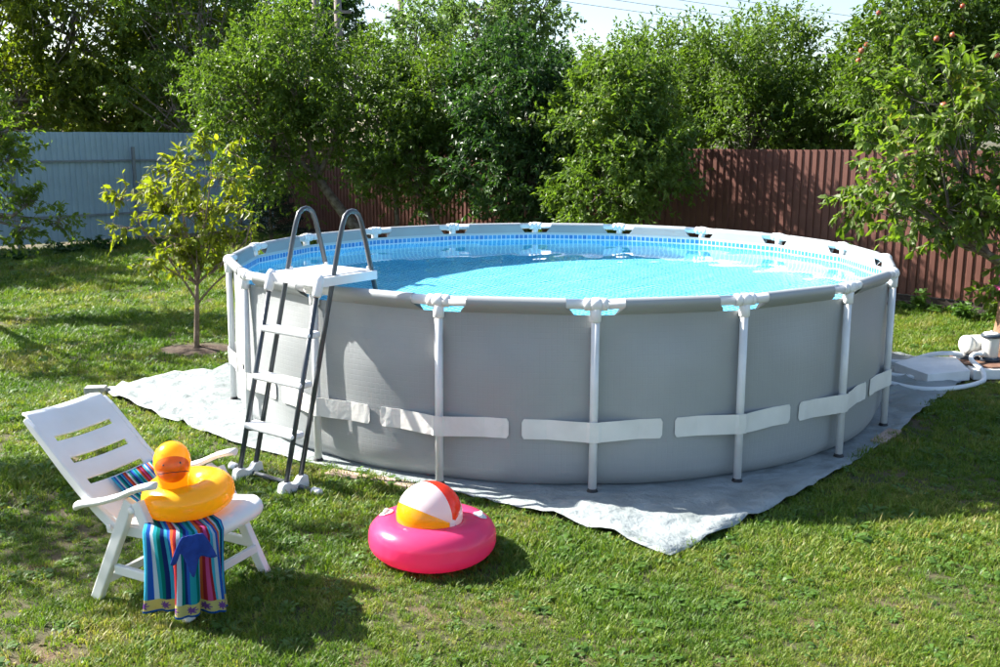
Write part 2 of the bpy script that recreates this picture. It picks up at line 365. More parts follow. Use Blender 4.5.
# grass tufts
def tuft(i, n, rad, h, wd, broad=False):
    r = np.random.default_rng(100+i); V = []; F = []; sz = []
    for k in range(n):
        a, b = r.uniform(0, 2*math.pi, 2); d = rad*math.sqrt(r.uniform()); hh = h*r.uniform(.55, 1.25); ww = wd*r.uniform(.7, 1.3)
        base = np.array([d*math.cos(a), d*math.sin(a), -.004]); out = np.array([math.cos(b), math.sin(b), 0]); side = np.array([-out[1], out[0], 0])
        lean = r.uniform(.15, 1.0)*hh
        p1 = base+np.array([0,0,hh*.55])+out*lean*.35; p2 = base+np.array([0,0,hh*r.uniform(.7,1)])+out*lean
        if broad: p1 = base+np.array([0,0,hh*.5])+out*lean*.5; ww *= 3.2
        q = len(V); V += [base-side*ww*.4, base+side*ww*.4, p1-side*ww*.5, p1+side*ww*.5, p2]
        F += [q,q+1,q+3,q+2, q+2,q+3,q+4]; sz += [4,3]
    me = np_mesh('tuft', np.array(V), np.array(F), np.array(sz)); me.materials.append(M['grass'])
    return bpy.data.objects.new('grass_tuft', me)
tufts = [tuft(0,26,.045,.040,.0042), tuft(1,30,.05,.034,.004), tuft(2,22,.05,.050,.0045), tuft(3,24,.06,.028,.0045), tuft(4,12,.04,.026,.0055,True), tuft(5,26,.035,.064,.0042)]
def rosette(i):
    r = np.random.default_rng(300+i); V = []; F = []; sz = []
    for k in range(11):
        a = k*2.4+r.uniform(-.3,.3); l = r.uniform(.05,.085); o = np.array([math.cos(a), math.sin(a), 0]); sd = np.array([-o[1], o[0], 0]); w_ = l*.16; z = np.array([0,0,1.0])
        q = len(V); V += [o*.004, o*l*.45+sd*w_*.6+z*l*.30, o*l*.45-sd*w_*.6+z*l*.30, o*l*.8+sd*w_+z*l*.34, o*l*.8-sd*w_+z*l*.34, o*l+z*l*.22]
        F += [q,q+2,q+1, q+1,q+2,q+4,q+3, q+3,q+4,q+5]; sz += [3,4,3]
    me = np_mesh('tuft', np.array(V), np.array(F), np.array(sz)); me.materials.append(M['weed'])
    return bpy.data.objects.new('grass_tuft', me)
tufts += [rosette(0), rosette(1)]
def grass_points():
    P = []
    for y0, y1, dens, s in ((2.4,4.6,1150,.78),(4.6,6.5,820,.9),(6.5,9,520,1.05),(9,13,260,1.35),(13,18,120,1.8),(18,25,70,2.3)):
        xw = y1*.56+1.5; n = int((y1-y0)*2*xw*dens)
        x = rng.uniform(-xw, xw, n); y = rng.uniform(y0, y1, n)
        k = np.abs(x) < y*.56+1.4
        P.append(np.stack([x[k], y[k], np.full(k.sum(), s)], 1))
    P = np.concatenate(P); x, y = P[:,0], P[:,1]
    keep = ~in_poly(x, y, [(PC.x+(px-PC.x)*.992, PC.y+(py-PC.y)*.992) for px, py in tarp_poly])
    keep &= ~in_poly(x, y, [(3.66,9.05),(3.8,8.56),(6.2,8.9),(6.2,9.5),(4.2,9.35)])
    keep &= np.hypot((x+3.15)/1.5, y-10.1) > .30
    keep &= (x+y < 18.05) & (y < x+28.8)
    # worn patches of soil
    def worn(cx, cy, rx, ry, p):
        d = np.hypot((x-cx)/rx, (y-cy)/ry)+.35*np.sin(x*9+cy)*np.cos(y*11); return (d < 1) & (rng.uniform(size=len(x)) < p)
    for a in ((-2.08,3.93,.36,.20,.72),(-2.45,4.3,.3,.22,.6),(-1.95,4.55,.25,.15,.5),(-1.2,3.65,.3,.12,.5),(-2.9,5.6,.3,.3,.6),(2.45,6.15,.2,.15,.7)):
        keep &= ~worn(*a)
    P = P[keep]; x, y = P[:,0], P[:,1]
    V = np.stack([x, y, ground_z(x, y)], 1)
    # lush and thin areas
    lump = np.array([mnoise.noise((a*1.1, b*1.1, 0)) for a, b in zip(x, y)])
    sca = P[:,2]*(1+.6*lump)*rng.uniform(.75, 1.25, len(x))
    return V, sca
V, sca = grass_points()
gm = bpy.data.meshes.new('lawn_grass'); gm.vertices.add(len(V)); gm.vertices.foreach_set('co', V.astype(np.float32).ravel())
a = gm.attributes.new('sca', 'FLOAT', 'POINT'); a.data.foreach_set('value', sca.astype(np.float32))
a = gm.attributes.new('rot', 'FLOAT_VECTOR', 'POINT')
rot = np.stack([rng.normal(0,.12,len(V)), rng.normal(0,.12,len(V)), rng.uniform(0,6.28,len(V))], 1); a.data.foreach_set('vector', rot.astype(np.float32).ravel())
idx = rng.choice(8, len(V), p=[.26,.24,.14,.15,.11,.07,.017,.013])
a = gm.attributes.new('pick', 'INT', 'POINT'); a.data.foreach_set('value', idx.astype(np.int32))
go = link_mesh('lawn_grass', gm, None, M['grass']); tag(go, 'short green lawn grass with yellowish dry patches around the pool', 'grass', kind='stuff')
ng = bpy.data.node_groups.new('grass_scatter', 'GeometryNodeTree')
ng.interface.new_socket('Geometry', in_out='INPUT', socket_type='NodeSocketGeometry'); ng.interface.new_socket('Geometry', in_out='OUTPUT', socket_type='NodeSocketGeometry')
gi = ng.nodes.new('NodeGroupInput'); gout = ng.nodes.new('NodeGroupOutput'); ip = ng.nodes.new('GeometryNodeInstanceOnPoints'); jn = ng.nodes.new('GeometryNodeJoinGeometry')
for t in reversed(tufts):
    oi = ng.nodes.new('GeometryNodeObjectInfo'); oi.inputs['Object'].default_value = t; oi.inputs['As Instance'].default_value = True
    ng.links.new(oi.outputs['Geometry'], jn.inputs[0])
def named(n, ty):
    q = ng.nodes.new('GeometryNodeInputNamedAttribute'); q.data_type = ty; q.inputs[0].default_value = n; return q.outputs[0]
ng.links.new(gi.outputs[0], ip.inputs['Points']); ng.links.new(jn.outputs[0], ip.inputs['Instance']); ip.inputs['Pick Instance'].default_value = True
ng.links.new(named('pick','INT'), ip.inputs['Instance Index']); ng.links.new(named('rot','FLOAT_VECTOR'), ip.inputs['Rotation']); ng.links.new(named('sca','FLOAT'), ip.inputs['Scale'])
ng.links.new(ip.outputs[0], gout.inputs[0])
md = go.modifiers.new('scatter', 'NODES'); md.node_group = ng

# bare earth ring under the young tree
mb = MB(); rows = []
for k, rr in enumerate((0, .12, .22, .30)):
    rows.append([(-3.15+1.5*rr*math.cos(a)*(1+.1*math.sin(3*a)), 10.1+.8*rr*math.sin(a), (.035,.03,.016,-.01)[k]+.008*math.sin(5*a+k)) for a in np.linspace(0, 2*math.pi, 24, endpoint=False)])
mb.grid(rows, closed=True); tag(mb.build('soil_bed', M['soil']), kind='structure')

# ------------------------------------------------------------------ fences
FC = Vector((-5.4, 23.6, 0))
def corrugated(name, n, pitch, z0, z1, depth, m):
    prof = []
    for i in range(n):
        x = i*pitch
        prof += [(x, 0), (x+pitch*.52, 0), (x+pitch*.60, depth), (x+pitch*.92, depth)]
    prof.append((n*pitch, 0))
    mb = MB(); mb.grid([[(x, d, z0) for x, d in prof], [(x, d, z1) for x, d in prof]], smooth=False)
    mb.add([(x, d-.0012, z) for z in (z0, z1) for x, d in prof], [(i, i+1, len(prof)+i+1, len(prof)+i) for i in range(len(prof)-1)])
    me = bpy.data.meshes.new(name); me.from_pydata(mb.v, [], mb.f); me.materials.append(m); return me
def fence(name, start, ang, count, n, pitch, z0, z1, m, label, yard, rails, posts):
    t = thing(name, start, label, 'fence', None, ang); me = corrugated('panel', n, pitch, z0, z1, .018, m)
    for i in range(count):
        o = link_mesh('panel', me, t); o.location = (i*(n*pitch-.004), .0015*(i % 2), random.uniform(-.006,.006))
    ln = count*n*pitch; y = yard
    for z in rails:
        mb = MB(); mb.box((ln/2, y*.032, z), (ln, .03, .04)); mb.build('rail', M['post_grey'] if yard < 0 else m, t)
    x = .4
    while x < ln:
        mb = MB(); mb.box((x, y*.078, (z1-.3)/2), (.06, .058, z1-.3)); mb.build('post', M['post_grey'], t); x += posts
    return t, ln
# local +x along the fence; the yard is on local -y for both
bf, ln = fence('brown_fence', FC, R(-45), 19, 10, .115, .17, 2.04, M['fence_brown'], 'brown corrugated metal fence behind the pool, running off to the right', 1, (.5,1.7), 2.5)
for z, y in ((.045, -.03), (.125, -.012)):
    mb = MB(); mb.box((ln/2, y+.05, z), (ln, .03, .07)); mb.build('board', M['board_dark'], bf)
GL = 14
gs = FC+Vector((-math.cos(R(45)), -math.sin(R(45)), 0))*(GL*1.146)
gf, ln2 = fence('grey_fence', gs, R(45), GL, 10, .115, .10, 2.30, M['fence_grey'], 'pale grey corrugated metal fence with rails behind the young tree on the left', -1, (.62,1.72), 2.45)

#@@POOL
# ------------------------------------------------------------------ pool
pool = thing('swimming_pool', PC, 'large round grey frame swimming pool with white posts and rails', 'pool')
def ang(i): return PH0+2*math.pi*i/NP
half = math.pi/NP
def poly_r(th):
    p = (th-PH0) % (2*half); return PR*math.cos(half)/math.cos(p-half)
def wall_r(th, z, inner=False):
    top = poly_r(th)-.030
    p = (th-PH0) % (2*half); b = math.sin(math.pi*p/(2*half))      # 0 at the posts, 1 between them
    body = 2.736+.018*b-.012*max(0, 1-z/.5)
    if z < .14: body -= .085*(1-z/.14)**2.2
    t = min(1, max(0, (z-.72)/.36)); t = t*t*(3-2*t)
    body += .006*mnoise.noise((math.cos(th)*7, math.sin(th)*7, z*2.2))*min(1, z/.2)
    return body*(1-t)+top*t-(.005 if inner else 0)
def vinyl(name, zs, inner, m, floor=False):
    nth = NP*24; V = []; F = []; UV = {}
    rows = []
    for z in zs:
        rows.append([(wall_r(2*math.pi*k/nth+PH0, max(z,0), inner)*math.cos(2*math.pi*k/nth+PH0), wall_r(2*math.pi*k/nth+PH0, max(z,0), inner)*math.sin(2*math.pi*k/nth+PH0), z) for k in range(nth)])
    bm = bmesh.new(); uvl = bm.loops.layers.uv.new('UVMap')
    vs = [[bm.verts.new(p) for p in r] for r in rows]
    for i in range(len(zs)-1):
        for k in range(nth):
            k2 = (k+1) % nth; f = bm.faces.new((vs[i][k], vs[i][k2], vs[i+1][k2], vs[i+1][k])); f.smooth = True
            for l, (u, v) in zip(f.loops, ((k, zs[i]), (k+1, zs[i]), (k+1, zs[i+1]), (k, zs[i+1]))): l[uvl].uv = (u/nth*2*math.pi*2.72, v+.05-.002)
    if floor:
        prev = vs[0]
        for rr in (2.2, 1.6, 1.0, .5):
            cur = [bm.verts.new((rr*math.cos(2*math.pi*k/nth+PH0), rr*math.sin(2*math.pi*k/nth+PH0), zs[0])) for k in range(nth)]
            for k in range(nth):
                k2 = (k+1) % nth; f = bm.faces.new((prev[k2], prev[k], cur[k], cur[k2])); f.smooth = True
                for l in f.loops: l[uvl].uv = (l.vert.co.x*.8+l.vert.co.y*.6, l.vert.co.y*.8-l.vert.co.x*.6)
            prev = cur
        f = bm.faces.new(prev)
        for l in f.loops: l[uvl].uv = (l.vert.co.x*.8+l.vert.co.y*.6, l.vert.co.y*.8-l.vert.co.x*.6)
    if inner: bmesh.ops.reverse_faces(bm, faces=bm.faces)
    me = bpy.data.meshes.new(name); bm.to_mesh(me); bm.free()
    return link_mesh(name, me, pool, m)
zs = [.018,.03,.05,.08,.12,.2,.3,.42,.55,.7,.8,.9,1.0,1.06,1.118]
vinyl('outer_wall', zs, False, M['wall'])
liner = vinyl('inner_liner', [.024]+zs[1:], True, M['liner'], True)
liner.cycles.is_caustics_receiver = True
RZ, RR = 1.19, .036
def tpt(th, off, z):
    r = poly_r(th)+off; return (r*math.cos(th), r*math.sin(th), z)
for i in range(NP):
    a0, a1 = ang(i), ang(i+1)
    A = Vector(tpt(a0, 0, RZ)); B = Vector(tpt(a1, 0, RZ)); d = (B-A).normalized()
    mb = MB(); mb.tube([A, B], RR-.004, 12); mb.build('rail', M['steel_white'], pool)
    # vinyl sleeve wrapped round the rail, its ends cut away at the joints
    mb = MB(); n = 26; rows = []
    for k in range(n+1):
        s = k/n; row = []
        prof = [(-.026, 1.118), (.012, 1.146)]+[(RR*math.cos(q), RZ+RR*math.sin(q)) for q in np.linspace(R(-30), R(190), 14)]+[(-.036, 1.118)]
        for j, (o, z) in enumerate(prof):
            lo = R(2.6) if j in (0, len(prof)-1) else (R(3.1) if j == 1 else R(3.7))
            th = a0+lo+(a1-a0-2*lo)*s
            if j in (0, len(prof)-1): row.append(tpt(th, o, z))
            else:
                dip = 0
                row.append(tpt(th, o+.002, z-dip))
        rows.append(row)
    mb.grid(rows); mb.build('rail_sleeve', M['wall'], pool)
    # post with T joint, foot and strap
    rad = Vector((math.cos(a0), math.sin(a0), 0)); tan = Vector((-rad.y, rad.x, 0)); P0 = rad*PR
    Pf = rad*(PR+.012)
    post = MB(); post.tube([Pf+Vector((0,0,.03)), P0+Vector((0,0,1.14))], .026, 14); leg = post.build('post', M['steel_white'], pool)
    ft = MB(); ft.lathe([(0,.010),(.035,.010),(.035,.018),(.029,.024),(.028,.032),(0,.055)], 16, Matrix.Translation(Pf)); ft.build('foot', M['black'], leg)
    jt = MB(); e1 = (Vector(tpt(a0+half, 0, RZ))-P0).normalized(); e0 = (Vector(tpt(a0-half, 0, RZ))-P0).normalized(); e1.z = e0.z = 0
    c = P0+Vector((0,0,RZ))
    jt.tube([c+e0*.185, c+e0*.18, c+e0*.06], [.036,.0395,.0395], 14); jt.tube([c+e1*.06, c+e1*.18, c+e1*.185], [.0395,.0395,.036], 14)
    jt.tube([c+e0*.068, c+e0*.058, c, c+e1*.058, c+e1*.068], [.0405,.0435,.044,.0435,.0405], 16)
    jt.tube([c, c-Vector((0,0,.10)), c-Vector((0,0,.105))], [.036,.034,.030], 14)
    jt.build('t_joint', M['joint_white'], pool)
for i in range(NP):
    a0 = ang(i); st = MB(); zc, hh = .40, .064; rows = [[], []]
    Lh = half*.915
    S = [-1,-.97,-.9,-.8,-.65,-.5,-.35,-.2,-.1,-.06,-.03,0,.03,.06,.1,.2,.35,.5,.65,.8,.9,.97,1]
    def rw(s):
        th = a0+s*Lh; base = wall_r(th, zc)+.006
        tent = max(0, 1-abs(s)/.62); leg_r = PR+.012+.0275-.002
        r = base+(leg_r-base)*(tent**.9 if abs(s) > .07 else 1); 
        return th, max(r, base)
    cols = []
    for s in S:
        th, r = rw(s); h = hh-(.022 if abs(s) == 1 else 0)
        wv = .002*math.sin(37*s+i*2.1)
        cols.append([((r+wv*q)*math.cos(th), (r+wv*q)*math.sin(th), zc+h*q) for q in (-1,-.33,.33,1)])
    st.grid(cols, smooth=False); o = st.build('strap', M['strap'], pool)
    sd = o.modifiers.new('thick', 'SOLIDIFY'); sd.thickness = .003; sd.offset = 1

# water surface with slight ripples
def wave(x, y):
    h = 0
    for lx, ly, amp, ph in ((9.1,4.2,.0011,.3),(-5.3,8.8,.0010,1.7),(15.5,-9.2,.0006,2.1),(3.9,-13.1,.0007,4.0),(20.3,12.7,.00035,.9),(-18.2,17.1,.0003,5.1),(27.,-21.,.0002,1.1)):
        h += amp*np.sin(lx*x+ly*y+ph+.6*np.sin(1.9*y-1.3*x+ph))
    return h*.6
n = 130; mb = MB(); rows = []
rad_ = np.concatenate([np.linspace(.02, 1, 90)])
for t in rad_:
    row = []
    for k in range(NP*14):
        th = PH0+2*math.pi*k/(NP*14); r = t*(wall_r(th, WATER_Z, True)+.002); x, y = r*math.cos(th), r*math.sin(th)
        row.append((PC.x+x, PC.y+y, WATER_Z+float(wave(x, y))))
    rows.append(row)
mb.grid(rows, closed=True); mb.add(rows[0], [tuple(range(NP*14))], True)
wo = mb.build('water', M['water']); tag(wo, kind='structure')
for p in wo.data.polygons:
    if p.normal.z < 0: wo.data.flip_normals(); break
wo.cycles.is_caustics_caster = True

# ground sheet under the pool
def tarp():
    P = []
    n = len(tarp_poly)
    for i in range(n):
        a = Vector(tarp_poly[i]); b = Vector(tarp_poly[(i+1) % n]); m = max(1, int((b-a).length/.08))
        for k in range(m):
            q = a.lerp(b, k/m); P.append(q+Vector((random.uniform(-.008,.008), random.uniform(-.008,.008))))
    nb = len(P)
    gx, gy = np.meshgrid(np.arange(-3.5, 4.6, .07), np.arange(4.8, 12.5, .07)); gx = gx.ravel()+rng.uniform(-.02,.02,gx.size); gy = gy.ravel()+rng.uniform(-.02,.02,gy.size)
    d = np.hypot(gx-PC.x, gy-PC.y)
    k = in_poly(gx, gy, [(PC.x+(x-PC.x)*.985, PC.y+(y-PC.y)*.985) for x, y in tarp_poly]) & (d > 2.3)
    P += [Vector((x, y)) for x, y in zip(gx[k], gy[k])]
    res = geometry.delaunay_2d_cdt(P, [(i, (i+1) % nb) for i in range(nb)], [], 1, 1e-5)
    V = []
    for p in res[0]:
        d = math.hypot(p.x-PC.x, p.y-PC.y); f = min(1, max(0, (d-2.84)/.25))
        w1 = mnoise.noise((p.x*3.1, p.y*3.1, 0)); w2 = mnoise.noise((p.x*9, p.y*7, 3)); w3 = 1-abs(mnoise.noise((p.x*2.2+p.y*1.1, p.y*2.6, 9)))
        w4 = 1-abs(mnoise.noise((p.x*5.2-p.y*2, p.y*4.4, 5)))
        z = .010+f*(.012+.014*w1+.009*w2+.034*max(0, w3-.8)/.2+.016*max(0, w4-.8)/.2)
        V.append((p.x, p.y, max(z, .007)))
    me = bpy.data.meshes.new('ground_sheet'); me.from_pydata(V, [], [f for f in res[2]]); me.polygons.foreach_set('use_smooth', [True]*len(me.polygons))
    o = link_mesh('ground_sheet', me, None, M['tarp'])
    s = o.modifiers.new('thick', 'SOLIDIFY'); s.thickness = .004; s.offset = 1
    return tag(o, 'wrinkled pale grey tarpaulin ground sheet spread under the round pool', 'tarpaulin')
tarp()
# boards peeping out at the sheet's edge, block on its corner
def plank(x, y, rz, l, wd, label):
    mb = MB(); mb.box((0,0,.013), (l, wd, .022)); o = mb.build('plank', M['plank_pink'], bevel=.003); o.location = (x, y, 0); o.rotation_euler.z = R(rz)
    tag(o, label, 'plank', 'planks at the edge of the ground sheet')
plank(-.99, 6.13, -27, .30, .10, 'short pinkish plank beside the ladder at the ground sheet edge')
plank(-.68, 6.00, -28, .30, .09, 'short pinkish plank below the second post right of the ladder')
plank(2.86, 7.02, 51, .40, .10, 'pinkish plank at the sheet edge on the shaded right side of pool')
mb = MB(); mb.box((0,0,.04), (.17,.11,.075)); o = mb.build('concrete_block', M['concrete'], bevel=.006); o.location = (-3.47, 8.22, 0); o.rotation_euler.z = R(8)
tag(o, 'grey concrete block weighing down the left corner of the tarpaulin', 'block')

# ------------------------------------------------------------------ ladder
ld = thing('pool_ladder', (-1.49, 5.95, 0), 'dark grey A-frame pool ladder with white steps, platform and feet', 'ladder', None, math.atan2(.8, .6))
# local x = towards the pool, local y = to the left; so the picture's right is local -y
def lp(u, v, z): return Vector((v, -u, z))
for sgn in (-1, 1):
    u = .215*sgn
    mb = MB(); mb.tube([lp(u*1.03,-.015,.06), lp(u*1.03,.30,1.25)], .0165, 12); mb.build('step_tube', M['ladder_grey'], ld)
    pth = [lp(u,.105,.06), lp(u,.44,1.30)]
    top = bez(lp(u,.44,1.30), lp(u,.50,1.52), lp(u,.51,1.56), lp(u,.535,1.63), 6)+[lp(u,.56,1.685), lp(u,.59,1.708), lp(u,.62,1.714), lp(u,.65,1.708), lp(u,.68,1.685)]
    dn = bez(lp(u,.705,1.63), lp(u,.73,1.54), lp(u,.74,1.5), lp(u,.79,1.30), 6)
    mb = MB(); mb.tube(pth+top[1:]+dn+[lp(u,1.12,.04)], .0165, 12); mb.build('handrail', M['ladder_grey'], ld)
    cp = MB(); cp.tube([lp(u*1.05,.285,1.20), lp(u*1.05,.29,1.215), lp(u*1.05,.315,1.31), lp(u*1.05,.325,1.335)], [.024,.031,.030,.018], 12); cp.build('cap', M['ladder_white'], ld)
    fb = MB(); prof = [(-.072,.0),(-.058,.066),(-.045,.078),(.0,.08),(.02,.062),(.045,.054),(.07,.058),(.09,.082),(.10,.09),(.135,.092),(.152,.08),(.162,.0)]
    fb.prism([lp(u*1.02, a, b) for a, b in prof], lp(-.027,0,.004), lp(.027,0,.004)); fb.build('foot', M['ladder_white'], ld, bevel=.01, seg=3)
    for v in (.46, .775):
        nb = MB(); nb.lathe([(0,.0),(.012,.0),(.012,.018),(.004,.024),(0,.024)], 10, Matrix.Translation(lp(u-.018*sgn, v, 1.322))); nb.build('bolt', M['ladder_white'], ld)
mb = MB(); mb.tube([lp(-.40,.075,.032), lp(.40,.075,.032)], .0155, 12); bar = mb.build('base_bar', M['ladder_grey'], ld)
for sgn in (-1, 1):
    mb = MB(); mb.tube([lp(.365*sgn,.075,.032), lp(.37*sgn,.075,.032), lp(.425*sgn,.075,.032), lp(.435*sgn,.075,.032)], [.02,.027,.027,.018], 14); mb.build('end_cap', M['ladder_white'], bar)
for v, z in ((.225,.965),(.145,.662),(.062,.352)):
    mb = MB(); mb.box(lp(0, v+.03, z), (.105, .47, .042)); mb.build('step', M['ladder_white'], ld, bevel=.016, seg=4)
for v, z in ((.92,.82),(.99,.55),(1.06,.28)):
    mb = MB(); mb.box(lp(0, v, z), (.10, .42, .042)); mb.build('step', M['ladder_white'], ld, bevel=.016, seg=4)
mb = MB(); mb.box(lp(0,.555,1.289), (.50,.50,.058)); mb.box(lp(0,.555,1.322), (.44,.44,.008)); mb.build('platform', M['ladder_white'], ld, bevel=.009, seg=3)

#@@CHAIR
# ------------------------------------------------------------------ chair
CH = Vector((-1.41, 4.16, 0)); CF = math.atan2(-.419, .908)
ch = thing('garden_chair', CH, 'white plastic reclining garden chair with slotted backrest on the lawn', 'chair', None, CF)
# local x = forward (towards the right), local y = towards the far side, width .55
def bar(name, pts, wd, th, parent=None, y=0, m='chair_white', bev=.006):
    """flat bar in the x-z plane at depth y: width th in y"""
    mb = MB(); P = [Vector((a,0,b)) for a, b in pts]; L_, R_ = [], []
    for i, p in enumerate(P):
        d = (P[min(i+1,len(P)-1)]-P[max(i-1,0)]).normalized(); nrm = Vector((-d.z,0,d.x)); q = wd if np.isscalar(wd) else wd[i]
        L_.append(p+nrm*q/2); R_.append(p-nrm*q/2)
    for i in range(len(P)-1):
        mb.prism([L_[i], L_[i+1], R_[i+1], R_[i]], (0,y-th/2,0), (0,y+th/2,0))
    me = mb.build(name, M[m], parent or ch)
    bm = bmesh.new(); bm.from_mesh(me.data); bmesh.ops.remove_doubles(bm, verts=bm.verts, dist=1e-4)
    dead = [f for f in bm.faces if all(len(e.link_faces) > 2 for e in f.edges if abs((e.verts[0].co-e.verts[1].co).y) > th*.5) and abs(f.normal.y) < .5 and len([e for e in f.edges if len(e.link_faces) > 2]) >= 4]
    bmesh.ops.delete(bm, geom=dead, context='FACES'); bm.to_mesh(me.data); bm.free()
    b = me.modifiers.new('bevel','BEVEL'); b.width = bev; b.segments = 2; b.limit_method = 'ANGLE'
    return me
for y in (0, .55):
    bar('leg', [(-.57,0.003),(-.345,.46),(-.31,.535)], [.055,.058,.05], .040, y=y)
    bar('leg', [(.0,.003),(-.235,.46),(-.27,.535)], [.050,.056,.05], .040, y=y)
    s = -1 if y == 0 else 1
    # armrest: shaped paddle, wider in front
    mb = MB(); AX = [(-.66,.452,.020),(-.645,.462,.030),(-.59,.478,.032),(-.48,.507,.030),(-.37,.548,.034),(-.27,.598,.040),(-.205,.620,.040),(-.17,.628,.034),(-.155,.63,.018)]
    rows = []
    for x, z, wd in AX:
        th = .032 if x > -.6 else .040
        rows.append([(x, y+wd*math.cos(q), z+th*.5*math.sin(q)*(1 if math.sin(q) > 0 else 1.2)) for q in np.linspace(0, 2*math.pi, 17)[:-1]])
    mb.grid(rows, closed=True); n0 = len(rows[0]); mb.add(rows[0], [tuple(range(n0))]); mb.add(rows[-1], [tuple(range(n0))]); mb.build('armrest', M['chair_white'], ch)
    bar('stretcher', [(-.44,.175),(-.10,.165)], .048, .026, y=y+s*-.006)
    bv = MB(); bv.lathe([(0,-.006),(.016,-.006),(.018,0),(.010,.004),(0,.004)], 16, Matrix.Translation((-.29,y+s*.023,.495)) @ Matrix.Rotation(R(-90*s),4,'X')); bv.build('pivot', M['chair_white'], ch)
    bv = MB(); bv.lathe([(0,-.006),(.014,-.006),(.016,0),(.009,.004),(0,.004)], 16, Matrix.Translation((-.465,y+s*-.004,.375)) @ Matrix.Rotation(R(-90*s),4,'X')); bv.build('pivot', M['chair_white'], ch)
    bar('back_rail', [(-.45,.368),(-.553,.436),(-.653,.516),(-.753,.606),(-.853,.703),(-.943,.787),(-.992,.828)], [.055,.05,.048,.046,.042,.036,.022], .022, y=y+s*-.031)
    bar('seat_rail', [(-.50,.362),(-.25,.372),(-.02,.405)], .052, .03, y=y+s*-.036)
for x, z in ((-.50,.09),(-.05,.12)):
    mb = MB(); mb.box((x,.275,z+.02), (.024,.53,.04)); mb.build('cross_bar', M['chair_white'], ch, bevel=.004)
# backrest shell, with three slots and a rolled top
def back_pt(t, y):      # t 0 at the bottom, 1 at the top
    pts = [(-.44,.395),(-.56,.455),(-.66,.535),(-.76,.625),(-.86,.722),(-.95,.805),(-1.0,.845),(-1.045,.845)]
    q = t*(len(pts)-1); i = min(int(q), len(pts)-2); f = q-i
    p = [pts[i][k]*(1-f)+pts[i+1][k]*f for k in (0,1)]
    yy = (y-.275)/.235; sag = .030*(1-yy*yy)
    return Vector((p[0]-sag*.65, y, p[1]-sag*.65))
TS = np.linspace(0, 1, 57); YS = np.linspace(.04, .51, 41)
mb = MB(); vs = [[back_pt(t, y if t < .8 else .275+(y-.275)*(1-.10*((t-.8)/.2)**2)) for y in YS] for t in TS]
fl = [p for r in vs for p in r]; fs = []
slots = ((.285,.318),(.43,.463),(.575,.608))
for i in range(len(TS)-1):
    tm = (TS[i]+TS[i+1])/2
    for j in range(len(YS)-1):
        ym = (YS[j]+YS[j+1])/2
        if any(a-.001 < tm < b+.001 for a, b in slots) and .095 < ym < .455: continue
        fs.append((i*len(YS)+j, i*len(YS)+j+1, (i+1)*len(YS)+j+1, (i+1)*len(YS)+j))
mb.add(fl, fs, True); bk = mb.build('backrest', M['chair_white'], ch)
s_ = bk.modifiers.new('thick','SOLIDIFY'); s_.thickness = .014; s_.offset = 0
b_ = bk.modifiers.new('bevel','BEVEL'); b_.width = .003; b_.segments = 2; b_.limit_method = 'ANGLE'; b_.angle_limit = R(50)
# seat shell with rounded front
rows = []
for x, z, dy in ((-.50,.385,0),(-.40,.390,0),(-.25,.400,0),(-.12,.415,0),(-.03,.428,.0),(.015,.428,.005),(.045,.415,.015),(.058,.395,.03),(.05,.37,.035)):
    rows.append([(x-(.02*abs((y-.275)/.235)**4 if x > 0 else 0), y, z-.012*(1-((y-.275)/.25)**2)) for y in np.linspace(.03+dy, .52-dy, 17)])
mb = MB(); mb.grid(rows); st = mb.build('seat', M['chair_white'], ch)
s_ = st.modifiers.new('thick','SOLIDIFY'); s_.thickness = .018; s_.offset = 0
b_ = st.modifiers.new('bevel','BEVEL'); b_.width = .005; b_.segments = 2; b_.limit_method = 'ANGLE'; b_.angle_limit = R(50)
Mch = Matrix.Translation(CH) @ Matrix.Rotation(CF, 4, 'Z')

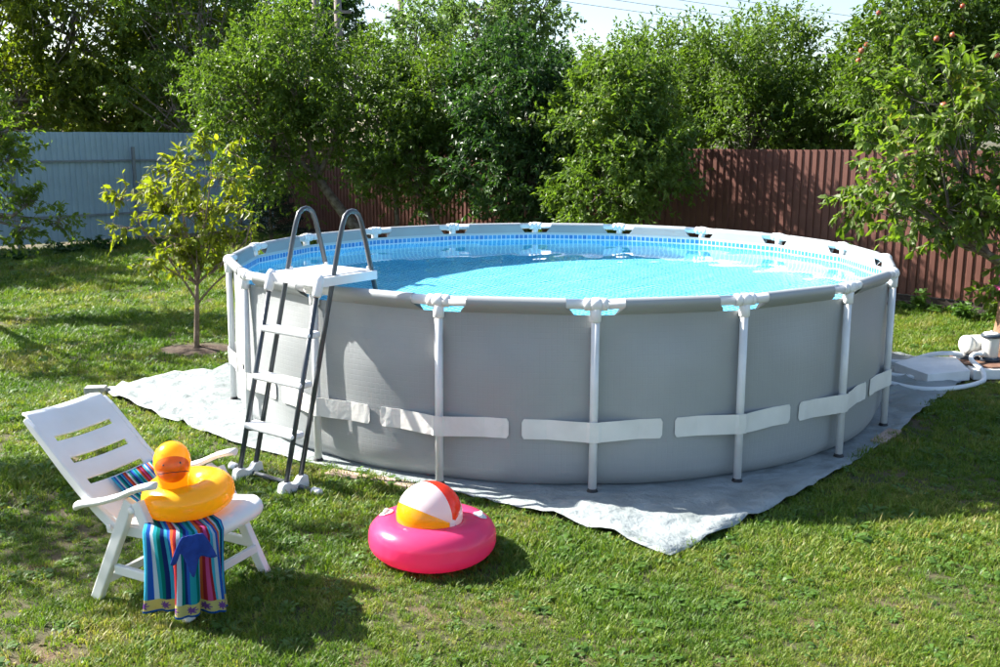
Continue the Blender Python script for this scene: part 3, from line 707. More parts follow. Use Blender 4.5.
# ------------------------------------------------------------------ towel
def towel():
    bm = bmesh.new(); uvl = bm.loops.layers.uv.new('UVMap'); ns, T = 76, []
    def edge(s):        # path along the near side and round the front corner of the seat, s 0..1
        path = [(-.20,-.032),(-.10,-.038),(-.01,-.035),(.055,-.008),(.082,.045),(.090,.10),(.092,.145)]
        q = s*(len(path)-1); i = min(int(q), len(path)-2); f = q-i
        return np.array(path[i])*(1-f)+np.array(path[i+1])*f
    def nrm(s):
        a, b = edge(max(0,s-.03)), edge(min(1,s+.03)); d = (b-a)/np.linalg.norm(b-a); return np.array([d[1], -d[0]])
    hang = .385
    tl = [0,.008,.016,.03,.045,.06,.08,.11,.15,.19,.23,.27,.31,.345,.37]
    rows = []
    for v in tl:
        row = []
        for k in range(ns+1):
            s = k/ns; dn = 1-v/hang
            amp = .005+.036*dn
            wv = amp*math.sin(s*2*math.pi*2.7+.8+.5*dn)+amp*.45*math.sin(s*2*math.pi*6.3+2-1.2*dn)+.012*dn*mnoise.noise((s*9, dn*2, 4))
            ex = edge(.5+(s-.5)*(1-.10*math.sin(dn*2.2))); p = ex+nrm(s)*(.012+.014*dn+wv*.8)
            z = .048+v+.03*math.sin(s*2.6+.3)*dn*.6-.012*s*dn
            row.append((p[0], p[1], min(z, .436)))
        rows.append((v, row))
    # over the edge and back across the seat to the backrest
    for j, f in enumerate((.03,.1,.25,.45,.65,.85,1.0)):
        row = []
        for k in range(ns+1):
            s = k/ns; e = edge(s); b = np.array([-.47, .20+.28*s]); p = e*(1-f)+b*f
            z = .446+.005*math.sin(s*21+f*9)-.022*f
            row.append((p[0], p[1], z))
        rows.append((hang+.01+.5*f, row))
    for f in (.25,.5,.75,1.0):
        row = []
        for k in range(ns+1):
            s = k/ns; q = back_pt(.02+.24*f, .20+.28*s); row.append((q.x+.022+.004*math.sin(s*17), q.y, q.z+.028))
        rows.append((.9+.15*f, row))
    vs = [[bm.verts.new(Mch @ Vector(p)) for p in r] for _, r in rows]
    for i in range(len(rows)-1):
        for k in range(ns):
            f = bm.faces.new((vs[i][k], vs[i][k+1], vs[i+1][k+1], vs[i+1][k])); f.smooth = True
            for l, (a, b) in zip(f.loops, ((k,i),(k+1,i),(k+1,i+1),(k,i+1))): l[uvl].uv = (a/ns, rows[b][0])
    me = bpy.data.meshes.new('beach_towel'); bm.to_mesh(me); bm.free(); o = link_mesh('beach_towel', me, None, M['towel'])
    s_ = o.modifiers.new('thick','SOLIDIFY'); s_.thickness = .005; s_.offset = 0
    tag(o, 'striped multicoloured beach towel with yellow border hanging over the white chair', 'towel')
towel()
# blue cloth tied under the duck ring
def blue_cloth():
    bm = bmesh.new()
    def flap(pts, n=8):
        c = [Vector(p) for p in pts]; vs = []
        for i in range(n+1):
            for j in range(n+1):
                a, b = i/n, j/n
                p = c[0]*(1-a)*(1-b)+c[1]*a*(1-b)+c[2]*a*b+c[3]*(1-a)*b
                off = .006*math.sin(a*9+b*3)+.004*math.sin(b*13)
                vs.append(bm.verts.new(Mch @ (p+Vector((.7,-.7,0))*off)))
        for i in range(n):
            for j in range(n):
                q = i*(n+1)+j; f = bm.faces.new((vs[q], vs[q+n+1], vs[q+n+2], vs[q+1])); f.smooth = True
    def P(a, o, z):     # a along the front of the hanging towel
        return (.052+a*.72, -.075+a*.70-0, z) if True else None
    o_ = .035
    def Q(a, z, out=0): return (.052+o_+a*.55+out*.7, -.072+a*.85-out*.5, z+.022)
    n, m = 30, 14; vs = []
    for i in range(n+1):
        a = -.085+.205*i/n; at_ = .012+.42*a
        zb = .325+.05*math.exp(-((a+.035)/.018)**2)-.085*math.exp(-((a-.012)/.022)**2)+.012*math.sin(a*40)
        for j in range(m+1):
            f = j/m; ff = f**.8; q = Vector(Q(at_*(1-ff)+a*ff, .437*(1-f)+zb*f, -.006+.010*f+(.004+.006*f)*math.sin(a*75+f*1.5)))
            vs.append(bm.verts.new(Mch @ q))
    for i in range(n):
        for j in range(m):
            k = i*(m+1)+j; fc = bm.faces.new((vs[k], vs[k+m+1], vs[k+m+2], vs[k+1])); fc.smooth = True
    me = bpy.data.meshes.new('blue_cloth'); bm.to_mesh(me); bm.free(); o = link_mesh('blue_cloth', me, None, M['cloth_blue'])
    s_ = o.modifiers.new('thick','SOLIDIFY'); s_.thickness = .003
    tag(o, 'small blue cloth bow hanging over the striped towel under the duck ring', 'cloth')
blue_cloth()

# ------------------------------------------------------------------ inflatables
def ring_mesh(Rm, r, squash=.95, nmaj=96, nmin=32, wr=.0035, nw=46):
    mb = MB(); rows = []
    for i in range(nmaj):
        a = 2*math.pi*i/nmaj; row = []
        for j in range(nmin):
            b = 2*math.pi*j/nmin
            seam = math.exp(-((b-0) if b < math.pi else b-2*math.pi)**2/.06)+math.exp(-(b-math.pi)**2/.06)
            rr = r*(1+.012*math.sin(3*a+1))-wr*seam*(.6+.7*max(0, math.sin(nw*a+2*math.sin(5*a)))**2)
            row.append(((Rm+rr*math.cos(b))*math.cos(a), (Rm+rr*math.cos(b))*math.sin(a), r*squash+rr*squash*math.sin(b)))
        rows.append(row)
    rows.append(rows[0]); mb.grid(rows, closed=True); return mb
dk = thing('duck_swim_ring', Mch @ Vector((-.175,.235,.432)), 'inflatable yellow duck swim ring sitting on the white chair', 'swim ring', None, 0)
dk.rotation_euler = (R(3), R(-4), R(0))
ring_mesh(.128, .088, .93, nw=40).build('ring', M['duck'], dk)
hd = MB(); Hc = Vector((-.035,-.075,.125))
# egg-shaped head on a neck, turned towards the camera
prof = [(1.32*a_, 1.32*b_) for a_, b_ in ((.046,.0),(.049,.02),(.050,.04),(.054,.06),(.0605,.085),(.0635,.11),(.061,.135),(.052,.158),(.036,.175),(.018,.184),(.001,.187))]
Mh = Matrix.Translation(Hc) @ Matrix.Rotation(R(4),4,'Y') @ Matrix.Rotation(R(18),4,'Z')
hd.lathe(prof, 32, Mh); hobj = hd.build('head', M['duck'], dk)
hobj.data.update()
def hp(az, z, off=0):    # point on the head: az 0 = front (local -y)
    zs_ = [p[1] for p in prof]; rs_ = [p[0] for p in prof]; r = float(np.interp(z, zs_, rs_))+off
    return Mh @ Vector((r*math.sin(az), -r*math.cos(az), z))
mb = MB(); rows = []
for q in np.linspace(0, 1, 9):
    rows.append([hp(1.12*q*math.cos(a), .136+.066*q*math.sin(a)*(1.0 if math.sin(a) > 0 else .95), .001+.013*(1-q*q)) for a in np.linspace(0, 2*math.pi, 33)[:-1]])
mb.grid(rows, closed=True); bk_ = mb.build('beak', M['beak'], hobj)
mb = MB(); mb.tube([hp(x, .108+.026*math.cos(x*1.5), .0145-.0105*abs(x/1.15)**2) for x in np.linspace(-1.0, 1.0, 21)], .0017, 6); mb.build('mouth', M['black'], hobj)
for az, z in ((-.42,.166),(.42,.170)):
    mb = MB(); c_ = hp(az, z, .006); mb.lathe([(.0005,-.005),(.0038,-.0038),(.0052,0),(.0038,.0038),(.0005,.005)], 10, Matrix.Translation(c_)); mb.build('eye', M['black'], hobj)

pr = thing('pink_swim_ring', (-.355, 4.885, .010), 'inflatable bright pink swim ring lying on the grass in front of the pool', 'swim ring', None, R(20))
pr.rotation_euler = (R(-1.5), R(1.5), R(20))
ring_mesh(.216, .124, .88, nw=52, wr=.008).build('ring', M['pink'], pr)
for a in (R(150), R(-14)):
    mb = MB(); rows = []
    for q in np.linspace(-1, 1, 13):
        row = []
        for s in np.linspace(-1, 1, 9):
            aa = a+q*.19*(1-.15*s*s); b = R(72)+s*.30*math.sqrt(max(.05, 1-abs(q)**3)); rr = .1245
            row.append(((.213+rr*math.cos(b))*math.cos(aa), (.213+rr*math.cos(b))*math.sin(aa), .11+rr*.9*math.sin(b)))
        rows.append(row)
    mb.grid(rows); hb = mb.build('handle_patch', M['tab'], pr); s_ = hb.modifiers.new('thick','SOLIDIFY'); s_.thickness = .002; s_.offset = 1
    mb = MB(); b = R(72); rr = .128; pth = []
    for q in np.linspace(-1, 1, 11):
        aa = a+q*.13; h = rr+.010*math.sqrt(max(0, 1-q*q)); pth.append(((.213+h*math.cos(b))*math.cos(aa), (.213+h*math.cos(b))*math.sin(aa), .11+h*.9*math.sin(b)))
    mb.tube(pth, .006, 8, flat=(1,1.5)); mb.build('handle', M['tab'], hb)

bl = thing('beach_ball', (-.365, 4.86, .248), 'beach ball with red, white and yellow panels resting in the pink swim ring', 'ball')
BR = .174; camr = Vector((1,0,0)); toward = (Vector((0,0,HC))-Vector((-.365,4.86,.248))).normalized(); upv = toward.cross(camr).normalized()
ax = (camr*.78-upv*.32+toward*.70).normalized()
zax = ax; xax = (upv-zax*upv.dot(zax)).normalized(); yax = zax.cross(xax)
MbR = Matrix((xax, yax, zax)).transposed()
cols = ['red','white','yellow','white','blue','white']
for i, cname in enumerate(cols):
    mb = MB(); rows = []
    for q in np.linspace(R(6), R(174), 29):
        row = []
        for s in np.linspace(0, 1, 9):
            a = R(-44+60*i)+R(60)*s+.0; rr = BR*(1-.012*abs(2*s-1)**6)
            row.append(MbR @ Vector((rr*math.sin(q)*math.cos(a), rr*math.sin(q)*math.sin(a), rr*math.cos(q))))
        rows.append(row)
    mb.grid(rows); mb.build('panel', M['ball_'+cname], bl)
for sgn in (1, -1):
    mb = MB(); mb.lathe([(.0005,sgn*BR*1.003),(.018,sgn*BR*1.001),(.0225,sgn*BR*.988)], 20, MbR.to_4x4()); cp = mb.build('end_cap', M['tab'], bl)
    if sgn > 0:
        mb = MB(); mb.lathe([(.0005,BR*1.02),(.004,BR*1.02),(.005,BR*1.0)], 12, MbR.to_4x4()); mb.build('valve', M['tab'], cp)

#@@PUMP
# ------------------------------------------------------------------ pump, slabs, hoses, stump planter
def slab(name, poly, z0, z1, m, label, cat, group=None, bev=.008):
    mb = MB(); c = Vector((sum(p[0] for p in poly)/len(poly), sum(p[1] for p in poly)/len(poly), z0))
    mb.prism([(p[0]-c.x, p[1]-c.y, 0) for p in poly], (0,0,0), (0,0,z1-z0)); o = mb.build(name, m, bevel=bev); o.location = c
    return tag(o, label, cat, group)
o = slab('foam_slab', [(3.70,9.03),(3.83,8.60),(4.26,8.70),(4.36,9.22),(4.03,9.26)], .03, .125, M['foam'], 'thick white foam slab lying between the pool and the filter pump', 'slab', 'white slabs by the pump'); o.rotation_euler = (R(1.5), R(-1), 0)
slab('foam_slab', [(4.33,8.78),(6.3,8.98),(6.2,9.52),(4.42,9.36)], .012, .105, M['foam'], 'long white foam slab carrying the filter pump', 'slab', 'white slabs by the pump')
slab('mounting_board', [(4.30,9.02),(4.52,8.83),(5.6,8.98),(5.5,9.40),(4.36,9.36)], .109, .122, M['board_brown'], 'thin brown board under the filter pump on the white slab', 'board', bev=.002)
pm = thing('filter_pump', (4.62, 9.10, .122), 'cream filter pump with dark lid and horizontal motor drum on brown board', 'pump')
mb = MB(); mb.lathe([(.001,0),(.088,0),(.088,.028),(.082,.04),(.001,.04)], 24); mb.box((-.15,.12,.02), (.20,.15,.036)); mb.build('base', M['pump_dark'], pm)
mb = MB(); mb.lathe([(.001,.036),(.070,.036),(.073,.06),(.075,.225),(.074,.23),(.001,.23)], 28); can = mb.build('canister', M['pump_cream'], pm)
mb = MB(); mb.lathe([(.001,.229),(.086,.229),(.090,.236),(.090,.25),(.084,.258),(.001,.258)], 28); lid = mb.build('lid', M['pump_dark'], pm)
mb = MB(); mb.lathe([(.001,.257),(.074,.257),(.070,.268),(.045,.276),(.014,.278),(.014,.29),(.001,.292)], 24); mb.build('lid_cap', M['pump_cream'], lid)
Md = Matrix.Translation((-.185,.12,.13)) @ Matrix.Rotation(R(78),4,'Z') @ Matrix.Rotation(R(-90),4,'X')
Md = Matrix.Translation((-.20,.10,.135)) @ Matrix(((.25,-.0,.968,0),(-.968,0,.25,0),(0,-1,0,0),(0,0,0,1)))
mb = MB(); mb.lathe([(.001,-.01),(.07,-.008),(.086,.004),(.090,.02),(.090,.05),(.080,.052),(.080,.062),(.088,.064),(.088,.20),(.075,.212),(.001,.214)], 28, Md); dr = mb.build('motor_drum', M['pump_cream'], pm)
mb = MB(); mb.tube([(-.26,.02,.055),(-.235,.045,.055)], [.03,.03], 14); mb.tube([(-.06,-.02,.075),(-.105,-.04,.075)], [.031,.031], 14); mb.build('hose_collar', M['pump_cream'], pm)
def hose(pts, label):
    mb = MB(); mb.tube(smooth_path(pts, 8), .022, 12); tag(mb.build('hose', M['hose'], None), label, 'hose', 'pump hoses')
hose([(4.53,9.06,.197),(4.44,9.03,.198),(4.37,8.93,.17),(4.40,8.78,.11),(4.37,8.66,.05),(4.27,8.57,.034),(4.08,8.44,.034),(3.86,8.36,.034),(3.65,8.38,.034),(3.45,8.52,.05),(3.22,8.62,.10)], 'white hose looping from the pump canister round the front of the foam slab')
hose([(4.375,9.13,.177),(4.28,9.14,.185),(4.14,9.20,.165),(4.02,9.30,.10),(3.92,9.36,.05),(3.75,9.44,.05),(3.5,9.55,.07),(3.18,9.6,.12)], 'white hose running from the motor drum behind the foam slab to the pool')
hose([(3.86,8.72,.034),(3.76,8.80,.034),(3.62,8.90,.034),(3.45,8.97,.05),(3.2,9.0,.09)], 'short white hose disappearing under the corner of the foam slab')
sp_ = thing('stump_planter', (5.13, 9.84, 0), 'brown wooden stump planter with pink flowers at the right edge', 'planter')
mb = MB(); rows = []
for z, r in ((-.01,.125),(.1,.118),(.25,.105),(.40,.092),(.52,.088),(.56,.09)):
    rows.append([(r*(1+.04*math.sin(5*a+z*4))*math.cos(a), r*(1+.04*math.sin(5*a+z*4))*math.sin(a), z) for a in np.linspace(0, 2*math.pi, 28, endpoint=False)])
mb.grid(rows, closed=True); mb.add(rows[-1], [tuple(range(28))]); mb.build('stump', M['stump'], sp_)

#@@TREES
# ------------------------------------------------------------------ plants
def leaves_mesh(P, A, Nn, Ln, Wd, fine):
    """P base, A axis, Nn normal, lengths and widths -> mesh of folded leaves"""
    S = np.cross(A, Nn); S /= np.linalg.norm(S, axis=1, keepdims=True)+1e-9; Nn = np.cross(S, A)
    L_ = Ln[:,None]; W_ = Wd[:,None]; n = len(P)
    if not fine:
        V = np.stack([P, P+A*L_*.42+S*W_*.5+Nn*W_*.16, P+A*L_-Nn*L_*.12, P+A*L_*.42-S*W_*.5+Nn*W_*.16], 1).reshape(-1, 3)
        b = np.arange(n)[:,None]*4; F = (b+np.array([0,2,1, 0,3,2])).ravel(); sz = np.full(2*n, 3)
    else:
        cur = .16
        V = np.stack([P, P+A*L_*.30-Nn*L_*.01, P+A*L_*.30+S*W_*.46+Nn*W_*.14, P+A*L_*.30-S*W_*.46+Nn*W_*.14,
                      P+A*L_*.68-Nn*L_*cur*.45, P+A*L_*.68+S*W_*.40+Nn*(W_*.10-L_*cur*.45), P+A*L_*.68-S*W_*.40+Nn*(W_*.10-L_*cur*.45), P+A*L_-Nn*L_*cur], 1).reshape(-1, 3)
        b = np.arange(n)[:,None]*8; F = (b+np.array([0,1,2, 0,3,1, 1,4,5,2, 1,3,6,4, 4,7,5, 4,6,7])).ravel(); sz = np.tile([3,3,4,4,3,3], n)
    return np_mesh('crown', V, F, sz)
def unit(v): return v/(np.linalg.norm(v, axis=-1, keepdims=True)+1e-9)
def tree(name, label, base, lobes, leaf, n_leaf, size, cat='tree', group=None, trunk_r=.09, fork=None, twig=.35, ratio=.5, fine=False, up=.35, droop=.35, shell=.45, bark='bark', per=14, lean=None, seed=0, apples=None, twigs_drawn=False, stems=None):
    """lobes: (centre, (rx,ry,rz), weight) in world space"""
    g = np.random.default_rng(seed+11); base = Vector(base); t = thing(name, base, label, cat, group)
    fork = Vector(fork) if fork is not None else base.lerp(sum((Vector(l[0]) for l in lobes), Vector())/len(lobes), .45)
    mb = MB(); lean = lean or Vector((0,0,0))
    mid = base.lerp(fork, .5)+Vector(lean)
    tp = bez(base-Vector((0,0,.05)), base.lerp(mid, .7), mid.lerp(fork, .5), fork, 8)
    mb.tube([p-base for p in tp], [trunk_r*(1.25-.55*i/8) for i in range(9)], 9)
    for extra in (stems or []):
        mb.tube([Vector(p)-base for p in smooth_path(extra[0], 6)], list(np.linspace(extra[1], extra[1]*.5, 6*(len(extra[0])-1)+1)), 7)
    wsum = sum(l[2] for l in lobes); PP, AA, NN = [], [], []
    for c, r, wt in lobes:
        c = Vector(c); r = np.array(r); m = int(n_leaf*wt/wsum); ntw = max(4, m//per); K = max(4, ntw//9)
        # limb to the lobe
        low = c-Vector((0,0,r[2]*.45)); d = low-fork
        br = bez(fork, fork+d*.3+Vector((0,0,abs(d.z)*.1+.05)), low-Vector((0,0,.2*r[2])), c+Vector((0,0,r[2]*.25)), 7)
        r0 = trunk_r*.55; mb.tube([p-base for p in br], [r0*(1-.75*i/7) for i in range(8)], 6)
        u = unit(g.normal(size=(K, 3))); rad = shell+(1-shell)*g.uniform(size=(K,1))**.6
        rad *= 1+.16*np.sin(u[:,:1]*5+seed)*np.cos(u[:,2:]*4)
        cl = np.array(c)+u*rad*r
        for k in range(min(K, 46)):
            s = br[2+int(g.integers(0, 6))]; e = Vector(cl[k]); mb.tube([s-base, s.lerp(e,.55)+Vector((0,0,-.04*r[2]))-base, e-base], [r0*.26, r0*.17, r0*.07], 4, cap=False)
        ci = g.integers(0, K, ntw); b0 = cl[ci]+g.normal(size=(ntw,3))*r*.14
        out = unit((b0-np.array(c))/r); dr = unit(out*.75+np.array([0,0,up])+g.normal(size=(ntw,3))*.55); tl = twig*g.uniform(.45, 1.25, ntw)
        if twigs_drawn:
            for k in range(min(ntw, 420)):
                a = Vector(b0[k]); q = Vector(dr[k]); e = a+q*tl[k]; src = Vector(cl[ci[k]])
                mb.tube([src-base, a-base, e-base+Vector((0,0,-droop*.2*tl[k]))], [.006,.0045,.0015], 3, cap=False)
        ti = np.repeat(np.arange(ntw), per); s = g.uniform(.1, 1.05, len(ti))
        p = b0[ti]+dr[ti]*(tl[ti]*s)[:,None]; p[:,2] -= droop*.35*tl[ti]*s*s
        ax = unit(dr[ti]*.55+g.normal(size=(len(ti),3))*.6+np.array([0,0,-droop]))
        nn = unit(np.array([0,0,1.0])+g.normal(size=(len(ti),3))*.55+out[ti]*.35)
        PP.append(p); AA.append(ax); NN.append(nn)
    P = np.concatenate(PP); A = np.concatenate(AA); Nn = np.concatenate(NN)
    Ln = size*g.uniform(.6, 1.25, len(P)); Wd = Ln*ratio*g.uniform(.8, 1.2, len(P))
    me = leaves_mesh(P-np.array(base), A, Nn, Ln, Wd, fine)
    mb.build('trunk', M[bark], t); o = link_mesh('crown', me, t, M[leaf])
    if apples:
        am = MB(); am.lathe([(.001,-.034),(.018,-.036),(.032,-.022),(.038,.0),(.034,.022),(.02,.034),(.008,.031),(.001,.027)], 12); am.tube([(0,0,.028),(.004,0,.05)], .002, 4)
        proto = None
        for pos, s, mt in apples:
            if proto is None or mt not in proto:
                q = am.build('apple', M[mt], t); proto = dict(proto or {}); proto[mt] = q
            else:
                q = proto[mt].copy(); C.objects.link(q)
            q.location = Vector(pos)-base; q.scale = (s, s, s); q.rotation_euler = (random.uniform(-.4,.4), random.uniform(-.4,.4), random.uniform(0,6))
    return t
def box_lobe(x0, x1, y0, y1, Y, dy, wt=1):
    """ellipsoid that fills that part of the view at distance Y, dy deep"""
    a = at((x0+x1)/2, (y0+y1)/2, Y); k = Y/FPX
    return (a, ((x1-x0)/2*k, dy, (y1-y0)/2*k), wt)
BL = box_lobe
def onground(x, Y): return Vector((at(x, 300, Y).x, Y, 0))

# trees beyond the grey fence
tree('walnut_tree', 'large dark leafy tree behind the grey fence at the left edge', onground(-20, 25), [BL(-120,60,-70,120,25,1.8,1.3), BL(20,130,-40,100,25,1.6,1), BL(-60,100,60,170,24.6,1.3,.8), BL(-80,80,-230,-60,25,2.0,1.2)], 'leaf_walnut', 32000, .18, trunk_r=.2, ratio=.42, twig=.55, seed=1, group='trees behind the grey fence')
tree('walnut_tree', 'dark leafy tree behind the grey fence just above the young tree', onground(150, 26.5), [BL(100,215,-50,90,26.5,1.8,1.2), BL(120,240,50,150,26,1.5,.8), BL(60,160,70,160,26,1.4,.6), BL(90,225,-200,-40,25.5,1.8,1.1)], 'leaf_walnut', 30000, .18, trunk_r=.18, ratio=.42, twig=.55, seed=2, group='trees behind the grey fence')
# orchard trees in front of the brown fence
tree('apple_tree', 'broad bright green apple tree left of centre with slanting trunk', onground(392, 17.8), [BL(190,290,50,150,18,1.3,1), BL(235,345,15,110,18,1.4,1.2), BL(215,330,105,200,18,1.2,.9), BL(310,400,45,130,18,1.3,.8)], 'leaf_apple', 38000, .087, trunk_r=.10, fork=at(318,178,18), lean=(-.15,0,-.1), seed=3, stems=[([onground(398,17.8), at(396,205,17.8), at(388,150,17.9)], .06)])
tree('plum_tree', 'dense mid green plum tree behind the back rim of the pool', onground(440, 17.2), [BL(330,430,75,175,17.2,1.1,1), BL(390,480,55,150,17.4,1.2,1), BL(355,470,120,205,17,1.0,.8)], 'leaf_plum', 33000, .08, trunk_r=.07, seed=4)
tree('cherry_tree', 'tall very dark green cherry tree at the centre behind the pool', onground(535, 16.0), [BL(450,560,40,140,16,1.1,1.1), BL(480,600,75,180,15.8,1.0,1), BL(460,580,130,222,15.6,.8,.9)], 'leaf_dark', 30000, .095, trunk_r=.08, seed=5)
tree('apple_tree', 'green apple tree hanging over the left end of the sunlit brown fence', onground(610, 14.3), [BL(555,660,70,170,14.4,.8,1), BL(590,690,110,200,14.0,.7,.9), BL(560,650,150,225,13.8,.7,.7), BL(600,660,55,115,14.6,.8,.4)], 'leaf_apple', 26000, .088, trunk_r=.05, seed=6, fork=at(612,190,14.3),
     apples=[(at(595,122,13.5), 1.1, 'apple_green'), (at(582,113,13.6), 1.0, 'apple_green'), (at(640,140,13.4), 1, 'apple_green'), (at(608,94,13.7), 1, 'apple_green')])
# trees beyond the brown fence
tree('tall_tree', 'upright light green tree rising behind the left end of the brown fence', onground(640, 19.5), [BL(575,650,55,135,19.5,1.2,1), BL(625,700,38,115,19.8,1.2,1), BL(590,720,70,165,19,1.2,1)], 'leaf_apple', 26000, .088, trunk_r=.08, twig=.6, up=.9, seed=7, group='trees behind the brown fence')
tree('tall_tree', 'sparse upright tree with thin shoots behind the middle of brown fence', onground(735, 18), [BL(690,750,45,130,18,1.0,1), BL(745,800,30,120,18.2,1.0,1.0), BL(690,820,80,165,17.6,1.1,1.1)], 'leaf_apple', 25000, .088, trunk_r=.07, twig=.7, up=1.1, seed=8, group='trees behind the brown fence')
tree('bushy_tree', 'low bushy green tree behind the right half of brown fence', onground(830, 17.5), [BL(780,860,72,165,17.5,1.1,1), BL(835,910,60,150,17.6,1.1,1)], 'leaf_plum', 21000, .088, trunk_r=.07, twig=.5, up=.5, seed=9, group='trees behind the brown fence')
ap = [(at(x, y, Y+.45), s*.85, 'apple') for x, y, Y, s in ((861,50,13.2,1.2),(858,60,13.2,1.1),(866,44,13.3,1),(936,38,12.9,1.2),(952,34,13,1.1),(996,54,12.9,1.2),(962,5,13,1),(878,12,13.3,1),(945,105,12.8,1),(874,71,13.1,.9))]
tree('apple_tree', 'large apple tree with red apples in the upper right behind the fence', onground(960, 14.9), [BL(850,930,5,110,14.4,.9,1), BL(900,1000,-50,70,14.6,1.0,1.2), BL(960,1070,-30,120,14.4,1.0,1), BL(880,990,50,150,14.4,.8,.9)], 'leaf_plum', 26000, .098, trunk_r=.11, twig=.4, seed=10, apples=ap)
# apple tree on the right, trunk outside the picture
tb = onground(1105, 10.6)
tree('apple_tree', 'apple tree with large leaves reaching in from the right edge', tb, [BL(850,935,120,230,10.9,.55,1), BL(890,985,60,180,10.8,.6,1.1), BL(905,985,150,255,10.7,.5,1), BL(960,1060,170,290,10.5,.6,.9), BL(980,1100,60,190,10.6,.8,.9)], 'leaf_near', 6800, .112, trunk_r=.09, fork=at(1040,292,10.6), twig=.35, fine=True, seed=12, twigs_drawn=True, droop=.5,
     apples=[(at(862,165,10.5), 1.0, 'apple_green'), (at(900,155,10.3), 1, 'apple_green'), (at(943,105,10.3), 1, 'apple')])
# young tree on the lawn
yb = Vector((-3.17, 10.08, 0)); Y0 = 10.08
lob = [BL(150,200,150,205,Y0,.32,1.0), BL(185,238,140,195,Y0,.32,1.1), BL(112,165,195,255,Y0,.30,1), BL(150,215,190,250,Y0+.1,.38,1.3), BL(130,190,235,285,Y0-.1,.3,.8), BL(190,235,200,260,Y0+.1,.3,.7), BL(236,262,205,262,Y0,.16,.5), BL(215,245,235,275,Y0-.1,.2,.4), BL(168,225,225,285,Y0-.1,.3,.7)]
tree('young_tree', 'young slender fruit tree with yellow green leaves standing on the lawn', yb, lob, 'leaf_young', 2700, .09, trunk_r=.026, fork=at(197,285,Y0), twig=.22, ratio=.42, fine=True, bark='bark_y', per=8, seed=13, twigs_drawn=True, droop=.55, shell=.2,
     stems=[([at(197,305,Y0), at(214,285,Y0-.05), at(238,262,Y0), at(250,225,Y0)], .012), ([at(196,300,Y0), at(183,280,Y0-.1), at(165,255,Y0-.1), at(140,225,Y0)], .013)])
# apple tree beyond the left edge, its branch hanging into view
lb = onground(-190, 12.5)
tree('apple_tree', 'apple branch with small leaves hanging in at the left edge', lb, [BL(-190,-40,-40,110,12.8,1.0,1), BL(-90,35,100,205,12.4,.55,.9), BL(-30,68,195,240,12.1,.35,.45), BL(-20,36,120,150,12.6,.3,.2), BL(-140,10,60,190,12.6,.9,.7), ((-7.7,10.9,3.0),(1.0,.9,.8),1.2)], 'leaf_near', 9000, .08, trunk_r=.12, fork=at(-150,190,12.5), twig=.28, ratio=.55, fine=False, seed=14, twigs_drawn=True, shell=.3)
# shade trees outside the picture on the left (their shade lies on the lawn by the chair and on the pool wall)
tree('plum_tree', 'plum tree outside the left edge shading the lawn by the chair', (-6.4, 6.9, 0), [((-6.5,6.8,3.3),(1.0,.9,.75),1), ((-5.7,7.3,2.9),(.6,.7,.5),.5), ((-7.2,6.2,2.7),(.8,.8,.7),.6)], 'leaf_plum', 6000, .09, trunk_r=.09, seed=15)
tree('walnut_tree', 'walnut tree beyond the grey fence outside the left edge', (-13.2, 18.0, 0), [((-12.9,18.0,4.2),(1.9,1.7,1.5),1), ((-12.0,17.4,3.2),(1.1,1.2,.9),.5)], 'leaf_walnut', 9000, .18, trunk_r=.16, ratio=.42, twig=.5, seed=22, group='trees behind the grey fence')
tree('tall_tree', 'tall leafy tree outside the fence corner above the conifer', (-7.2, 23.6, 0), [((-6.9,23.5,4.6),(1.5,1.3,1.5),1.2), ((-5.6,24.9,4.0),(1.3,1.2,1.2),1), ((-7.6,23.4,3.0),(1.1,1.0,.9),.6)], 'leaf_plum', 17000, .11, trunk_r=.14, twig=.5, seed=24, group='trees behind the grey fence')
# far trees
tree('far_tree', 'tall pale green tree far behind the orchard at top centre', onground(500, 46), [BL(440,510,-20,60,46,2.5,1), BL(485,560,-30,50,46,2.5,1.1), BL(420,480,15,80,46,2,.6), BL(470,550,30,100,45,2.5,.7)], 'leaf_far', 12000, .26, trunk_r=.3, twig=1.0, seed=16, group='far trees')
tree('far_tree', 'thin pale tree next to the utility pole far behind', onground(418, 40), [BL(400,432,5,70,40,1.2,1), BL(412,445,30,90,40,1.4,1)], 'leaf_far', 4500, .2, trunk_r=.15, twig=.9, seed=17, group='far trees')
tree('far_tree', 'dark tree far behind between the walnut trees and the twin poles', onground(240, 38), [BL(180,250,-30,60,38,2.2,1), BL(225,310,-20,50,38,2.2,1), BL(200,290,30,120,37,2.2,.8)], 'leaf_dark', 10000, .2, trunk_r=.2, twig=.8, seed=18, group='far trees')
tree('far_tree', 'dark tree directly behind the twin utility poles', onground(340, 44), [BL(295,352,-10,60,44,2.2,1), BL(320,362,20,80,44,2,.8), BL(290,350,-30,20,44,2,.6)], 'leaf_dark', 8000, .22, trunk_r=.2, twig=.8, seed=19, group='far trees')
tree('far_tree', 'dark distant tree behind the fence corner above the pool centre', onground(440, 36), [BL(380,480,60,160,36,2.2,1), BL(470,600,70,165,35,2.2,1)], 'leaf_dark', 9000, .2, trunk_r=.2, twig=.8, seed=20, group='far trees')
tree('far_tree', 'distant green tree low behind the right part of the brown fence', onground(760, 34), [BL(660,780,70,165,34,2.2,1), BL(770,900,75,165,33,2.2,1), BL(880,1040,40,165,32,2.2,1.2)], 'leaf_plum', 12000, .2, trunk_r=.2, twig=.8, seed=21, group='far trees')
